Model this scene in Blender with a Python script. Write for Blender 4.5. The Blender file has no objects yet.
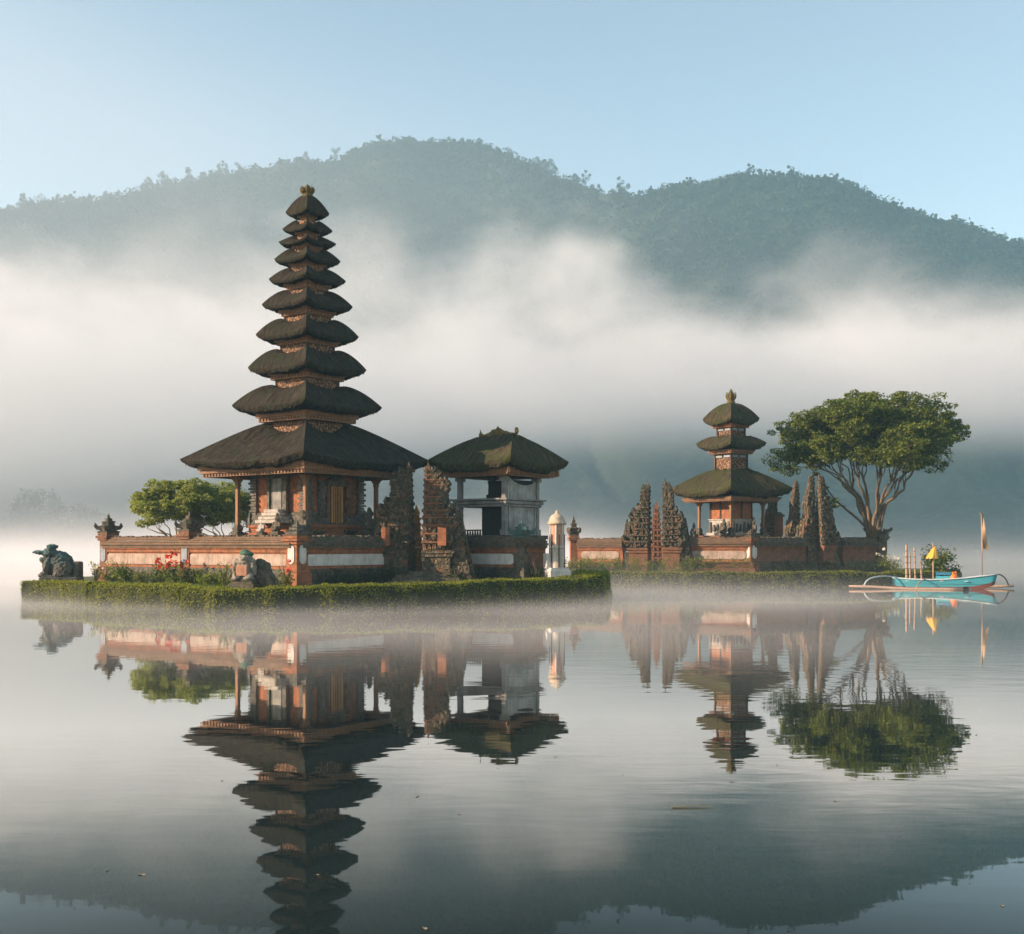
import bpy, bmesh, math, random
import numpy as np
from mathutils import Vector, Matrix, noise as mnoise

sc = bpy.context.scene
COL = sc.collection
R = math.radians

# ------------------------------------------------------------------ camera
CAM_H = 2.6
cam_data = bpy.data.cameras.new('camera')
cam_data.lens = 42.0
cam_data.sensor_width = 36.0
cam_data.shift_y = 0.0771            # level camera, horizon below the middle of the picture
cam_data.clip_start = 0.1
cam_data.clip_end = 6000.0
cam = bpy.data.objects.new('camera', cam_data)
COL.objects.link(cam)
cam.location = (0, 0, CAM_H)
cam.rotation_euler = (R(90), 0, 0)
sc.camera = cam

# ------------------------------------------------------------------ sky, sun, exposure
SUN_EL = R(21.0)
SUN_AZ = R(-103.0)                    # clockwise from +Y: the sun stands to the left, a little behind the camera
world = bpy.data.worlds.new('World')
sc.world = world
world.use_nodes = True
wn = world.node_tree.nodes
wl = world.node_tree.links
bg = wn['Background']
sky = wn.new('ShaderNodeTexSky')
sky.sky_type = 'NISHITA'
sky.sun_disc = False
sky.sun_elevation = SUN_EL
sky.sun_rotation = SUN_AZ
sky.altitude = 1200
sky.air_density = 1.0
sky.dust_density = 0.3
sky.ozone_density = 1.6
tint = wn.new('ShaderNodeMix')
tint.data_type = 'RGBA'; tint.blend_type = 'MULTIPLY'
tint.inputs[0].default_value = 1.0
tint.inputs[7].default_value = (1.40, 1.085, 0.845, 1)     # the cool, slightly green blue of this morning's sky
wl.new(sky.outputs['Color'], tint.inputs[6])
wl.new(tint.outputs[2], bg.inputs['Color'])
bg.inputs['Strength'].default_value = 0.115

sun_data = bpy.data.lights.new('sun', 'SUN')
sun_data.energy = 5.0
sun_data.angle = R(0.5)
sun_data.color = (1.0, 0.715, 0.525)
sun = bpy.data.objects.new('sun', sun_data)
COL.objects.link(sun)
SUN_DIR = Vector((math.sin(SUN_AZ) * math.cos(SUN_EL), math.cos(SUN_AZ) * math.cos(SUN_EL), math.sin(SUN_EL)))
sun.rotation_euler = SUN_DIR.to_track_quat('Z', 'Y').to_euler()
sun.location = (-60, 0, 60)

sc.view_settings.view_transform = 'Standard'
sc.view_settings.look = 'None'
sc.view_settings.exposure = 1.17
sc.view_settings.gamma = 1.0
sc.view_settings.use_curve_mapping = False

sc.render.engine = 'CYCLES'
cy = sc.cycles
cy.use_denoising = True
try:
    cy.denoiser = 'OPENIMAGEDENOISE'
    cy.denoising_input_passes = 'RGB_ALBEDO_NORMAL'
    cy.denoising_prefilter = 'ACCURATE'
except Exception:
    pass
cy.use_adaptive_sampling = True
cy.adaptive_threshold = 0.02
cy.max_bounces = 8
cy.diffuse_bounces = 3
cy.glossy_bounces = 3
cy.transmission_bounces = 3
cy.volume_bounces = 5
cy.transparent_max_bounces = 6
cy.volume_step_rate = 1.0
cy.volume_max_steps = 256
cy.sample_clamp_indirect = 6.0
cy.caustics_reflective = False
cy.caustics_refractive = False

F = 42.0 / 36.0 * 1024               # focal length in pixels
HZ = 546.0                           # pixel row of the horizon
def at(px, d):                       # ground plan point seen in column px at depth d
    return (px - 512.0) * d / F, d
def zat(py, d):
    return CAM_H + (HZ - py) * d / F

rng = np.random.default_rng(7)
random.seed(7)

# ------------------------------------------------------------------ object helpers
def tag(o, label=None, cat=None, group=None, kind=None):
    if label: o['label'] = label
    if cat: o['category'] = cat
    if group: o['group'] = group
    if kind: o['kind'] = kind
    return o

def empty(name, loc=(0, 0, 0), rz=0.0):
    o = bpy.data.objects.new(name, None)
    COL.objects.link(o)
    o.location = loc
    o.rotation_euler = (0, 0, rz)
    o.empty_display_size = 0.3
    return o

def thing(name, label, cat, loc=(0, 0, 0), rz=0.0, group=None):
    return tag(empty(name, loc, rz), label, cat, group)

def copy_tree(o, parent=None):
    c = o.copy()
    COL.objects.link(c)
    c.parent = parent
    for ch in list(o.children):
        copy_tree(ch, c)
    return c

class MB:
    """collects simple shapes into one mesh; every face gets a uv in metres"""
    def __init__(s):
        s.v = []; s.f = []; s.uv = []
    def add(s, verts, faces, uvs=None, M=None):
        n = len(s.v)
        for p in verts:
            p = Vector(p)
            s.v.append(tuple(M @ p) if M is not None else tuple(p))
        for i, f in enumerate(faces):
            s.f.append(tuple(n + k for k in f))
            s.uv.append(None if uvs is None else uvs[i])
        return s
    def box(s, c, d, rz=0.0, taper=1.0, M=None, tilt=None):
        hx, hy, hz = d[0] / 2, d[1] / 2, d[2] / 2
        T = Matrix.Translation(c) @ Matrix.Rotation(rz, 4, 'Z')
        if tilt is not None:
            T = T @ tilt
        if M is not None:
            T = M @ T
        t = taper
        vs = [(-hx, -hy, -hz), (hx, -hy, -hz), (hx, hy, -hz), (-hx, hy, -hz),
              (-hx * t, -hy * t, hz), (hx * t, -hy * t, hz), (hx * t, hy * t, hz), (-hx * t, hy * t, hz)]
        fs = [(0, 3, 2, 1), (4, 5, 6, 7), (0, 1, 5, 4), (1, 2, 6, 5), (2, 3, 7, 6), (3, 0, 4, 7)]
        return s.add(vs, fs, None, T)
    def tube(s, pts, rad, n=8, cap=True):
        pts = [Vector(p) for p in pts]
        if not hasattr(rad, '__len__'):
            rad = [rad] * len(pts)
        rings = []
        up = Vector((0, 0, 1))
        for i, p in enumerate(pts):
            d = (pts[min(i + 1, len(pts) - 1)] - pts[max(i - 1, 0)]).normalized()
            a = d.cross(up)
            if a.length < 1e-3:
                a = d.cross(Vector((1, 0, 0)))
            a.normalize()
            b = a.cross(d).normalized()
            rings.append([p + (a * math.cos(2 * math.pi * k / n) + b * math.sin(2 * math.pi * k / n)) * rad[i] for k in range(n)])
        vs = [q for r in rings for q in r]
        fs, uv = [], []
        L = 0
        for i in range(len(pts) - 1):
            dl = (pts[i + 1] - pts[i]).length
            for k in range(n):
                k2 = (k + 1) % n
                fs.append((i * n + k, i * n + k2, (i + 1) * n + k2, (i + 1) * n + k))
                c = 2 * math.pi * max(rad[i], rad[i + 1]) / n
                uv.append(((k * c, L), ((k + 1) * c, L), ((k + 1) * c, L + dl), (k * c, L + dl)))
            L += dl
        if cap:
            fs.append(tuple(range(n - 1, -1, -1))); uv.append(None)
            m = (len(pts) - 1) * n
            fs.append(tuple(m + k for k in range(n))); uv.append(None)
        return s.add(vs, fs, uv)
    def lathe(s, prof, c=(0, 0, 0), n=16, sx=1.0, sy=1.0, rz=0.0):
        vs, fs = [], []
        for (r, z) in prof:
            for k in range(n):
                a = 2 * math.pi * k / n + rz
                vs.append((c[0] + r * sx * math.cos(a), c[1] + r * sy * math.sin(a), c[2] + z))
        for i in range(len(prof) - 1):
            for k in range(n):
                k2 = (k + 1) % n
                fs.append((i * n + k, i * n + k2, (i + 1) * n + k2, (i + 1) * n + k))
        fs.append(tuple(range(n - 1, -1, -1)))
        m = (len(prof) - 1) * n
        fs.append(tuple(m + k for k in range(n)))
        return s.add(vs, fs)
    def sq(s, prof, c=(0, 0, 0)):
        """square-plan turned shape: prof of (half side, z)"""
        return s.lathe([(r * 1.41421, z) for r, z in prof], c, 4, rz=math.pi / 4)
    def prism(s, pts, y0, y1, M=None):
        """outline in x,z pushed through y0..y1"""
        n = len(pts)
        vs = [(x, y0, z) for x, z in pts] + [(x, y1, z) for x, z in pts]
        fs = [tuple(range(n)), tuple(range(2 * n - 1, n - 1, -1))]
        for i in range(n):
            j = (i + 1) % n
            fs.append((j, i, n + i, n + j))
        return s.add(vs, fs, None, M)
    def build(s, name, mat, parent=None, smooth=False, bevel=0.0, jitter=0.0):
        me = bpy.data.meshes.new(name)
        vs = s.v
        if jitter:
            vs = [(x + jitter * mnoise.noise((x * 7, y * 7, z * 7)), y + jitter * mnoise.noise((x * 7 + 9, y * 7, z * 7)),
                   z + jitter * mnoise.noise((x * 7, y * 7 + 9, z * 7))) for x, y, z in vs]
        me.from_pydata(vs, [], s.f)
        me.update()
        uvl = me.uv_layers.new(name='UVMap')
        co = me.vertices
        for p in me.polygons:
            u = s.uv[p.index] if p.index < len(s.uv) else None
            nx, ny, nz = (abs(c) for c in p.normal)
            for j, li in enumerate(p.loop_indices):
                if u is not None:
                    uvl.data[li].uv = u[j]
                else:
                    q = co[me.loops[li].vertex_index].co
                    if nz >= nx and nz >= ny: uvl.data[li].uv = (q.x, q.y)
                    elif nx >= ny: uvl.data[li].uv = (q.y, q.z)
                    else: uvl.data[li].uv = (q.x, q.z)
        if smooth:
            me.polygons.foreach_set('use_smooth', [True] * len(me.polygons))
        if bevel:
            bm = bmesh.new(); bm.from_mesh(me)
            es = [e for e in bm.edges if len(e.link_faces) == 2 and e.calc_face_angle(0) > 0.6]
            bmesh.ops.bevel(bm, geom=es, offset=bevel, segments=1, affect='EDGES', clamp_overlap=True)
            bm.to_mesh(me); bm.free()
        me.materials.append(mat)
        o = bpy.data.objects.new(name, me)
        COL.objects.link(o)
        o.parent = parent
        return o

def quads(name, V, mat, parent=None):
    """V: (N,4,3) array of loose quads"""
    N = len(V)
    me = bpy.data.meshes.new(name)
    me.vertices.add(N * 4); me.loops.add(N * 4); me.polygons.add(N)
    me.vertices.foreach_set('co', V.reshape(-1).astype(np.float32))
    me.loops.foreach_set('vertex_index', np.arange(N * 4, dtype=np.int32))
    me.polygons.foreach_set('loop_start', np.arange(0, N * 4, 4, dtype=np.int32))
    me.polygons.foreach_set('loop_total', np.full(N, 4, dtype=np.int32))
    me.update(calc_edges=True)
    me.materials.append(mat)
    o = bpy.data.objects.new(name, me)
    COL.objects.link(o)
    o.parent = parent
    return o

def unit(a):
    return a / np.maximum(np.linalg.norm(a, axis=-1, keepdims=True), 1e-6)

def leaf_quads(P, size, out=None, aspect=0.55, up=0.3, seed=1):
    """leaf shaped rhombs at points P, loosely facing 'out'"""
    g = np.random.default_rng(seed)
    n = len(P)
    N = g.normal(size=(n, 3))
    if out is not None:
        N = N * 0.75 + out
    N[:, 2] += up
    N = unit(N)
    T = unit(np.cross(N, g.normal(size=(n, 3))))
    B = np.cross(N, T)
    s = (size * g.uniform(0.6, 1.3, n))[:, None]
    return np.stack([P - T * s * 0.5, P + B * s * aspect * 0.5 + N * s * 0.08, P + T * s * 0.5, P - B * s * aspect * 0.5 + N * s * 0.08], axis=1)

# ------------------------------------------------------------------ node helpers
class NT:
    def __init__(s, name):
        s.m = bpy.data.materials.new(name)
        s.m.use_nodes = True
        s.t = s.m.node_tree
        s.n = s.t.nodes; s.l = s.t.links
        s.out = s.n['Material Output']
        s.b = s.n['Principled BSDF']
        s.b.inputs['Specular IOR Level'].default_value = 0.25
    def node(s, typ, **kw):
        k = s.n.new(typ)
        for a, b in kw.items():
            setattr(k, a, b)
        return k
    def put(s, sock, v):
        if isinstance(v, bpy.types.NodeSocket): s.l.new(v, sock)
        elif v is not None: sock.default_value = v
    def coord(s, kind='Object', scale=None):
        c = s.node('ShaderNodeTexCoord').outputs[kind]
        if scale is None: return c
        m = s.node('ShaderNodeMapping')
        m.inputs['Scale'].default_value = scale
        s.l.new(c, m.inputs['Vector'])
        return m.outputs['Vector']
    def noise(s, vec, scale=5, detail=4, rough=0.55, dist=0.0):
        k = s.node('ShaderNodeTexNoise')
        s.put(k.inputs['Vector'], vec)
        k.inputs['Scale'].default_value = scale
        k.inputs['Detail'].default_value = detail
        k.inputs['Roughness'].default_value = rough
        k.inputs['Distortion'].default_value = dist
        return k.outputs['Fac']
    def ramp(s, fac, stops, interp='LINEAR'):
        k = s.node('ShaderNodeValToRGB')
        k.color_ramp.interpolation = interp
        e = k.color_ramp.elements
        while len(e) < len(stops): e.new(0.5)
        for i, (p, c) in enumerate(stops):
            e[i].position = p
            e[i].color = (*c, 1) if len(c) == 3 else c
        s.put(k.inputs['Fac'], fac)
        return k.outputs['Color']
    def mapr(s, v, a, b, c=0.0, d=1.0, smooth=False):
        k = s.node('ShaderNodeMapRange')
        k.interpolation_type = 'SMOOTHSTEP' if smooth else 'LINEAR'
        s.put(k.inputs['Value'], v)
        for nm, x in (('From Min', a), ('From Max', b), ('To Min', c), ('To Max', d)):
            s.put(k.inputs[nm], x)
        return k.outputs['Result']
    def math(s, op, a, b=None, clamp=False):
        k = s.node('ShaderNodeMath', operation=op, use_clamp=clamp)
        s.put(k.inputs[0], a)
        if b is not None: s.put(k.inputs[1], b)
        return k.outputs[0]
    def mix(s, fac, a, b, mode='MIX'):
        k = s.node('ShaderNodeMix', data_type='RGBA', blend_type=mode)
        s.put(k.inputs[0], fac)
        for sock, v in ((k.inputs[6], a), (k.inputs[7], b)):
            s.put(sock, (*v, 1) if isinstance(v, tuple) and len(v) == 3 else v)
        return k.outputs[2]
    def bump(s, h, strength=0.5, dist=0.05, normal=None):
        k = s.node('ShaderNodeBump')
        k.inputs['Strength'].default_value = strength
        k.inputs['Distance'].default_value = dist
        s.put(k.inputs['Height'], h)
        if normal is not None: s.put(k.inputs['Normal'], normal)
        return k.outputs['Normal']
    def sep(s, v):
        k = s.node('ShaderNodeSeparateXYZ')
        s.put(k.inputs[0], v)
        return k.outputs
    def done(s, col=None, rough=0.85, normal=None):
        if col is not None:
            s.put(s.b.inputs['Base Color'], (*col, 1) if isinstance(col, tuple) and len(col) == 3 else col)
        s.put(s.b.inputs['Roughness'], rough)
        if normal is not None: s.l.new(normal, s.b.inputs['Normal'])
        return s.m

# ================================================================== THE SETTING
# ------------------------------------------------------------------ water
t = NT('lake_water')
co = t.coord('Object')
n1 = t.noise(t.coord('Object', (0.35, 1.0, 1.0)), 0.42, 2, 0.5)
n2 = t.noise(t.coord('Object', (0.45, 1.0, 1.0)), 2.1, 2, 0.5, 0.2)
calm = t.mapr(t.noise(t.coord('Object', (0.4, 1.0, 1.0)), 0.06, 2, 0.5), 0.42, 0.62, 0.25, 1.0, True)
h = t.math('ADD', t.math('MULTIPLY', n1, 0.0022), t.math('MULTIPLY', t.math('MULTIPLY', n2, 0.0028), calm))
wb = t.bump(h, 1.0, 1.0)
t.b.inputs['Specular IOR Level'].default_value = 0.0
WATER = t.done((0.012, 0.022, 0.022), 0.4, wb)
fz = t.node('ShaderNodeFresnel'); fz.inputs['IOR'].default_value = 1.333; t.l.new(wb, fz.inputs['Normal'])
gl = t.node('ShaderNodeBsdfGlossy'); gl.inputs['Roughness'].default_value = 0.015; t.l.new(wb, gl.inputs['Normal'])
gl.inputs['Color'].default_value = (0.97, 0.98, 0.96, 1)
mx = t.node('ShaderNodeMixShader')
t.l.new(t.mapr(fz.outputs[0], 0.15, 0.42, 0.03, 0.88), mx.inputs[0]); t.l.new(t.b.outputs[0], mx.inputs[1]); t.l.new(gl.outputs[0], mx.inputs[2])
t.l.new(mx.outputs[0], t.out.inputs['Surface'])
m = MB()
m.add([(-1500, -120, 0), (1500, -120, 0), (1500, 1500, 0), (-1500, 1500, 0)], [(0, 1, 2, 3)])
tag(m.build('lake_water', WATER), 'calm grey lake water mirroring the temple and mist', 'water', kind='structure')

# ------------------------------------------------------------------ mountains
RIDGE = [(-260, 232), (-120, 214), (0, 210), (30, 205), (100, 200), (180, 183), (250, 170), (300, 163), (338, 162), (350, 154), (366, 146), (384, 141), (430, 141),
         (478, 142), (500, 151), (525, 163), (560, 178), (600, 194), (640, 196), (660, 190), (700, 184), (740, 176), (780, 176), (830, 180),
         (860, 190), (900, 209), (960, 224), (1000, 239), (1024, 246), (1120, 275), (1290, 300)]
def ridge_y(px):
    return np.interp(px, [p[0] for p in RIDGE], [p[1] for p in RIDGE]) + 2.2 * mnoise.noise((px / 17.0, 3.7, 0)) + 1.8 * mnoise.noise((px / 6.0, 8.7, 0))
def ridge_d(px):                     # the right hand range stands nearer than the peak
    return np.interp(px, [-260, 0, 350, 480, 640, 800, 1290], [900, 940, 1060, 1080, 930, 890, 860])
NX, NT_ = 420, 120
px_ = np.linspace(-260, 1290, NX)
rows = []
foot = np.interp(px_, [-260, 512, 1290], [560, 640, 600]) + 18 * np.sin(px_ / 61.0) + 10 * np.sin(px_ / 23.0 + 1)
def slope_point(px, tt):
    rd = ridge_d(px); ft = np.interp(px, px_, foot)
    zr = CAM_H + (HZ - ridge_y(px)) * rd / F
    if tt <= 1:
        d = ft + (rd - ft) * tt
        z = zr * (0.55 * tt + 0.45 * tt ** 2.0) if tt < 1 else zr
        a = math.sin(math.pi * min(tt, 1))
        z += a * (28 * mnoise.noise((px / 95.0, tt * 4.0, 3.1)) + 14 * mnoise.noise((px / 34.0, tt * 9.0, 1.7)))
    else:
        d = rd + (tt - 1) * 900
        z = zr * (1 - (tt - 1) * 1.6)
    return (px - 512) * d / F, d, max(z, -3.0) if tt > 0 else -3.0
verts = []
ts = np.concatenate([np.linspace(0, 1, NT_), np.linspace(1.04, 1.6, 10)])
for tt in ts:
    for px in px_:
        verts.append(slope_point(float(px), float(tt)))
faces = []
for r in range(len(ts) - 1):
    for c in range(NX - 1):
        faces.append((r * NX + c, r * NX + c + 1, (r + 1) * NX + c + 1, (r + 1) * NX + c))
t = NT('forest_slope')
co = t.coord('Object')
c = t.ramp(t.noise(co, 0.09, 5, 0.65), [(0.3, (0.012, 0.020, 0.012)), (0.55, (0.022, 0.033, 0.017)), (0.75, (0.036, 0.048, 0.022))])
vor = t.node('ShaderNodeTexVoronoi'); t.put(vor.inputs['Vector'], co); vor.inputs['Scale'].default_value = 0.16
hh = t.math('MULTIPLY', vor.outputs['Distance'], -1.0)
SLOPE = t.done(c, 0.95, t.bump(hh, 0.5, 2.5))
m = MB(); m.add(verts, faces)
mo = m.build('mountains', SLOPE, smooth=True)
tag(mo, 'forested mountain range rising behind the lake and mist', 'mountain', kind='structure')

def far_leaf_mat(name, cols):
    t = NT(name)
    g = t.node('ShaderNodeNewGeometry')
    mixn = t.math('ADD', t.math('MULTIPLY', g.outputs['Random Per Island'], 0.5), t.math('MULTIPLY', t.noise(t.coord('Object'), 0.12, 3), 0.5))
    c = t.ramp(mixn, [(0.25, cols[0]), (0.5, cols[1]), (0.8, cols[2])])
    return t.done(c, 0.9)
FARLEAF = far_leaf_mat('far_foliage', [(0.012, 0.021, 0.011), (0.024, 0.036, 0.017), (0.045, 0.056, 0.022)])
# tree crowns covering the slope and standing up along the ridge
P, O, S = [], [], []
g = np.random.default_rng(3)
def crown_blob(c, r, n, size, flat=0.8):
    d = unit(g.normal(size=(n, 3)))
    rad = r * g.uniform(0.55, 1.05, n)[:, None]
    P.append(np.array(c) + d * rad * np.array([1, 1, flat])); O.append(d); S.append(np.full(n, size))
for k in range(9000):
    px = g.uniform(-140, 1170); tt = 1 - abs(g.normal()) * 0.30
    if not 0.5 < tt <= 1: continue
    x, y, z = slope_point(px, tt)
    r = g.uniform(2.5, 5.0)
    crown_blob((x, y, z + r * 0.5), r, 26, 2.3)
LEAFY = []
def ridge_trees():
    x0 = -150.0
    while x0 < 1180:
        dense = 640 < x0 < 1040 or 335 < x0 < 500
        x0 += g.uniform(1.0, 3.0) if dense else g.uniform(1.2, 4.0) if g.random() < 0.85 else g.uniform(5, 10)
        x, y, z = slope_point(x0, g.uniform(0.96, 1.0))
        if dense:
            hgt = g.uniform(2.2, 6.0) if g.random() < 0.8 else g.uniform(6, 11.5)
        else:
            hgt = g.uniform(3.0, 8.0) if g.random() < 0.68 else g.uniform(9, 16.0)
        LEAFY.append((x, y, z, hgt))
        for q in range(3):
            r_ = g.uniform(1.3, 2.5)
            crown_blob((x + g.uniform(-4, 4), y + g.uniform(-4, 4), z + r_ * 0.4), r_, 30, 1.2)
        wdt = hgt * g.uniform(0.17, 0.29)
        nb = 7 if hgt > 8 else 5
        for b in range(nb):
            f = 0.25 + 0.7 * (b + g.uniform(0, 1)) / nb
            crown_blob((x + g.normal() * wdt * 0.6, y + g.normal() * wdt * 0.6, z + hgt * f), wdt * g.uniform(0.6, 1.0) * (1.25 - 0.6 * f), 70, 0.85, 0.9)
ridge_trees()
P = np.concatenate(P); O = np.concatenate(O); S = np.concatenate(S)
fo = quads('mountain_forest', leaf_quads(P, S, O, 0.8, 0.2, 5), FARLEAF)
tag(fo, 'dark hazy forest trees covering the mountain and standing along its ridge', 'forest', kind='stuff')
BARK_FAR = NT('far_bark').done((0.06, 0.05, 0.04), 0.9)
m = MB()
for (x, y, z, hgt) in LEAFY:
    m.tube([(x, y, z - 1.5), (x, y, z + hgt * 0.8)], [0.28, 0.1], 4, False)
tr = m.build('forest_trunks', BARK_FAR)
tag(tr, 'thin dark trunks of the forest along the mountain ridge', 'forest', kind='stuff')

# ------------------------------------------------------------------ haze and mist
def volume_box(name, lo, hi, mat, label, cat):
    m = MB()
    c = [(a + b) / 2 for a, b in zip(lo, hi)]
    m.box(c, [b - a for a, b in zip(lo, hi)])
    return tag(m.build(name, mat), label, cat, kind='stuff')

t = NT('haze_air')
t.n.remove(t.b)
v = t.node('ShaderNodeVolumePrincipled')
v.inputs['Color'].default_value = (0.42, 0.79, 1.0, 1)
v.inputs['Density'].default_value = 0.00036
v.inputs['Anisotropy'].default_value = 0.0
t.l.new(v.outputs[0], t.out.inputs['Volume'])
HAZE = t.m
volume_box('haze', (-560, -60, -6), (700, 2100, 400), HAZE, 'pale blue haze in the air over the whole lake', 'haze')

t = NT('mist_bank')
t.n.remove(t.b)
co = t.coord('Object')
x, y, z = t.sep(co)
big = t.noise(t.coord('Object', (1.0, 0.8, 1.3)), 0.0075, 4, 0.55)
fine = t.noise(t.coord('Object', (1.0, 1.0, 1.6)), 0.022, 5, 0.62, 0.6)
tilt = t.mapr(x, -250, 250, -4.0, 14.0)
zz = t.math('ADD', t.math('ADD', z, t.math('MULTIPLY', t.math('SUBTRACT', big, 0.5), -165.0)), t.math('MULTIPLY', t.math('SUBTRACT', fine, 0.5), -84.0))
zz = t.math('ADD', zz, tilt)
low = t.mapr(z, t.mapr(x, -240, 60, 0.0, 40.0), t.mapr(x, -240, 60, 75.0, 84.0), 0.0, 1.0, True)
top = t.mapr(zz, 92.0, 126.0, 1.0, 0.0, True)
ends = t.math('MULTIPLY', t.mapr(y, 400, 470, 0.0, 1.0, True), t.mapr(y, 620, 700, 1.0, 0.0, True))
d = t.math('MULTIPLY', t.math('MULTIPLY', low, top), ends)
d = t.math('MULTIPLY', d, t.mapr(fine, 0.3, 0.7, 0.88, 1.12))
d = t.math('MULTIPLY', d, t.mapr(x, -260, 260, 1.15, 0.85))
d = t.math('MULTIPLY', d, 0.0125)
veil = t.math('MULTIPLY', t.math('MULTIPLY', t.mapr(x, -260, 140, 1.0, 0.0), t.mapr(z, t.mapr(x, -260, 60, 190, 130), t.mapr(x, -260, 60, 310, 190), 1.0, 0.0, True)), ends)
d = t.math('ADD', d, t.math('MULTIPLY', t.math('MULTIPLY', veil, t.mapr(big, 0.3, 0.7, 0.6, 1.3)), 0.0016))
v = t.node('ShaderNodeVolumePrincipled')
v.inputs['Color'].default_value = (0.99, 0.99, 0.99, 1)
v.inputs['Anisotropy'].default_value = 0.0
t.l.new(d, v.inputs['Density'])
t.l.new(v.outputs[0], t.out.inputs['Volume'])
BANK = t.m
volume_box('mist_bank', (-480, 400, 0.5), (520, 700, 312), BANK, 'white morning mist bank floating in front of the mountain', 'mist')

t = NT('water_mist')
t.n.remove(t.b)
co = t.coord('Object')
x, y, z = t.sep(co)
nn = t.noise(t.coord('Object', (0.5, 1.0, 1.0)), 0.05, 4, 0.6)
hgt = t.mapr(y, 52, 380, 0.17, 5.0)
f = t.math('POWER', 2.718, t.math('MULTIPLY', t.math('DIVIDE', z, hgt), -1.0))
d = t.math('MULTIPLY', f, t.mapr(nn, 0.36, 0.66, 0.1, 1.9, True))
d = t.math('MULTIPLY', d, t.mapr(x, -40, -16, 1.25, 1.0, True))
d = t.math('MULTIPLY', d, t.mapr(x, 0, 28, 1.0, 0.13, True))
d = t.math('MULTIPLY', d, t.mapr(y, 15, 44, 0.0, 1.0, True))
d = t.math('MULTIPLY', d, t.mapr(y, 56, 260, 1.0, 0.045))
d = t.math('MULTIPLY', d, 0.085)
v = t.node('ShaderNodeVolumePrincipled')
v.inputs['Color'].default_value = (0.99, 0.99, 0.99, 1)
t.l.new(d, v.inputs['Density'])
t.l.new(v.outputs[0], t.out.inputs['Volume'])
LOWM = t.m
volume_box('water_mist', (-260, 12, 0.004), (260, 560, 15.0), LOWM, 'thin white mist drifting low over the lake water', 'mist')
for mt, rt in ((BANK, 2.0), (LOWM, 4.0)):
    mt.cycles.volume_step_rate = rt

# ================================================================== MATERIALS OF THE TEMPLE
def thatch_mat(name, base, moss, amount):
    t = NT(name)
    uv = t.coord('UV')
    def uvn(sx, sy, sc, det, ro):
        k = t.node('ShaderNodeMapping'); t.put(k.inputs['Vector'], uv); k.inputs['Scale'].default_value = (sx, sy, 1.0)
        return t.noise(k.outputs[0], sc, det, ro, 0.3)
    st = uvn(5.5, 0.9, 1.0, 6, 0.75)           # bundles of palm fibre running down the slope
    fine = uvn(16.0, 2.2, 1.0, 4, 0.7)
    lay = uvn(0.9, 5.0, 1.0, 4, 0.65)
    f = t.math('ADD', t.math('MULTIPLY', st, 0.55), t.math('MULTIPLY', fine, 0.45))
    c = t.ramp(f, [(0.36, tuple(x * 0.30 for x in base)), (0.5, base), (0.62, tuple(min(1, x * 2.6) for x in base))])
    pat = t.noise(t.coord('Object'), 1.3, 6, 0.7)
    ms = t.mapr(t.math('ADD', pat, t.math('MULTIPLY', t.math('SUBTRACT', f, 0.5), 0.7)), 0.60 - amount, 0.76 - amount, 0.0, 0.85)
    mc = t.ramp(t.noise(t.coord('Object'), 11.0, 4, 0.7), [(0.35, tuple(x * 0.35 for x in moss)), (0.62, moss)])
    c = t.mix(ms, c, mc)
    hh = t.math('ADD', f, t.math('MULTIPLY', lay, 0.5))
    t.b.inputs['Specular IOR Level'].default_value = 0.1
    return t.done(c, 0.95, t.bump(hh, 1.0, 0.16))
THATCH = thatch_mat('black_palm_thatch', (0.029, 0.024, 0.017), (0.031, 0.044, 0.018), 0.10)
THATCH_MOSSY = thatch_mat('mossy_palm_thatch', (0.048, 0.039, 0.024), (0.060, 0.078, 0.020), 0.15)

def brick_mat(name, b1, b2, mortar, moss=0.3, scale=1.0, grime=0.5):
    t = NT(name)
    uv = t.coord('UV')
    br = t.node('ShaderNodeTexBrick')
    t.put(br.inputs['Vector'], uv)
    br.inputs['Color1'].default_value = (*b1, 1); br.inputs['Color2'].default_value = (*b2, 1); br.inputs['Mortar'].default_value = (*mortar, 1)
    br.inputs['Scale'].default_value = scale
    br.inputs['Brick Width'].default_value = 0.26; br.inputs['Row Height'].default_value = 0.085
    br.inputs['Mortar Size'].default_value = 0.010; br.inputs['Bias'].default_value = -0.1
    ob = t.coord('Object')
    var = t.noise(ob, 3.3, 5, 0.65)
    c = t.mix(t.mapr(var, 0.35, 0.7, 0.0, grime), br.outputs['Color'], (0.055, 0.047, 0.036))
    g = t.node('ShaderNodeNewGeometry')
    upz = t.sep(g.outputs['Normal'])[2]
    ms = t.mapr(t.math('ADD', t.noise(ob, 2.1, 5, 0.7), t.math('MULTIPLY', upz, 0.16)), 0.66 - moss * 0.3, 0.80 - moss * 0.3, 0.0, 0.8)
    c = t.mix(ms, c, (0.048, 0.052, 0.024))
    hh = t.math('ADD', br.outputs['Fac'], t.math('MULTIPLY', var, -1.5))
    return t.done(c, 0.92, t.bump(hh, 0.6, -0.02))
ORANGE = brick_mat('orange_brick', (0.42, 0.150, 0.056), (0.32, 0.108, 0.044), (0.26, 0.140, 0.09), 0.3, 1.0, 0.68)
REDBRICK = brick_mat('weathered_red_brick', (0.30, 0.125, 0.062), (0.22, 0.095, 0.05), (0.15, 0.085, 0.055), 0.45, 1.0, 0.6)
TANBRICK = brick_mat('tan_coping_brick', (0.23, 0.15, 0.09), (0.165, 0.105, 0.065), (0.08, 0.06, 0.045), 0.35, 1.0, 0.45)

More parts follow.
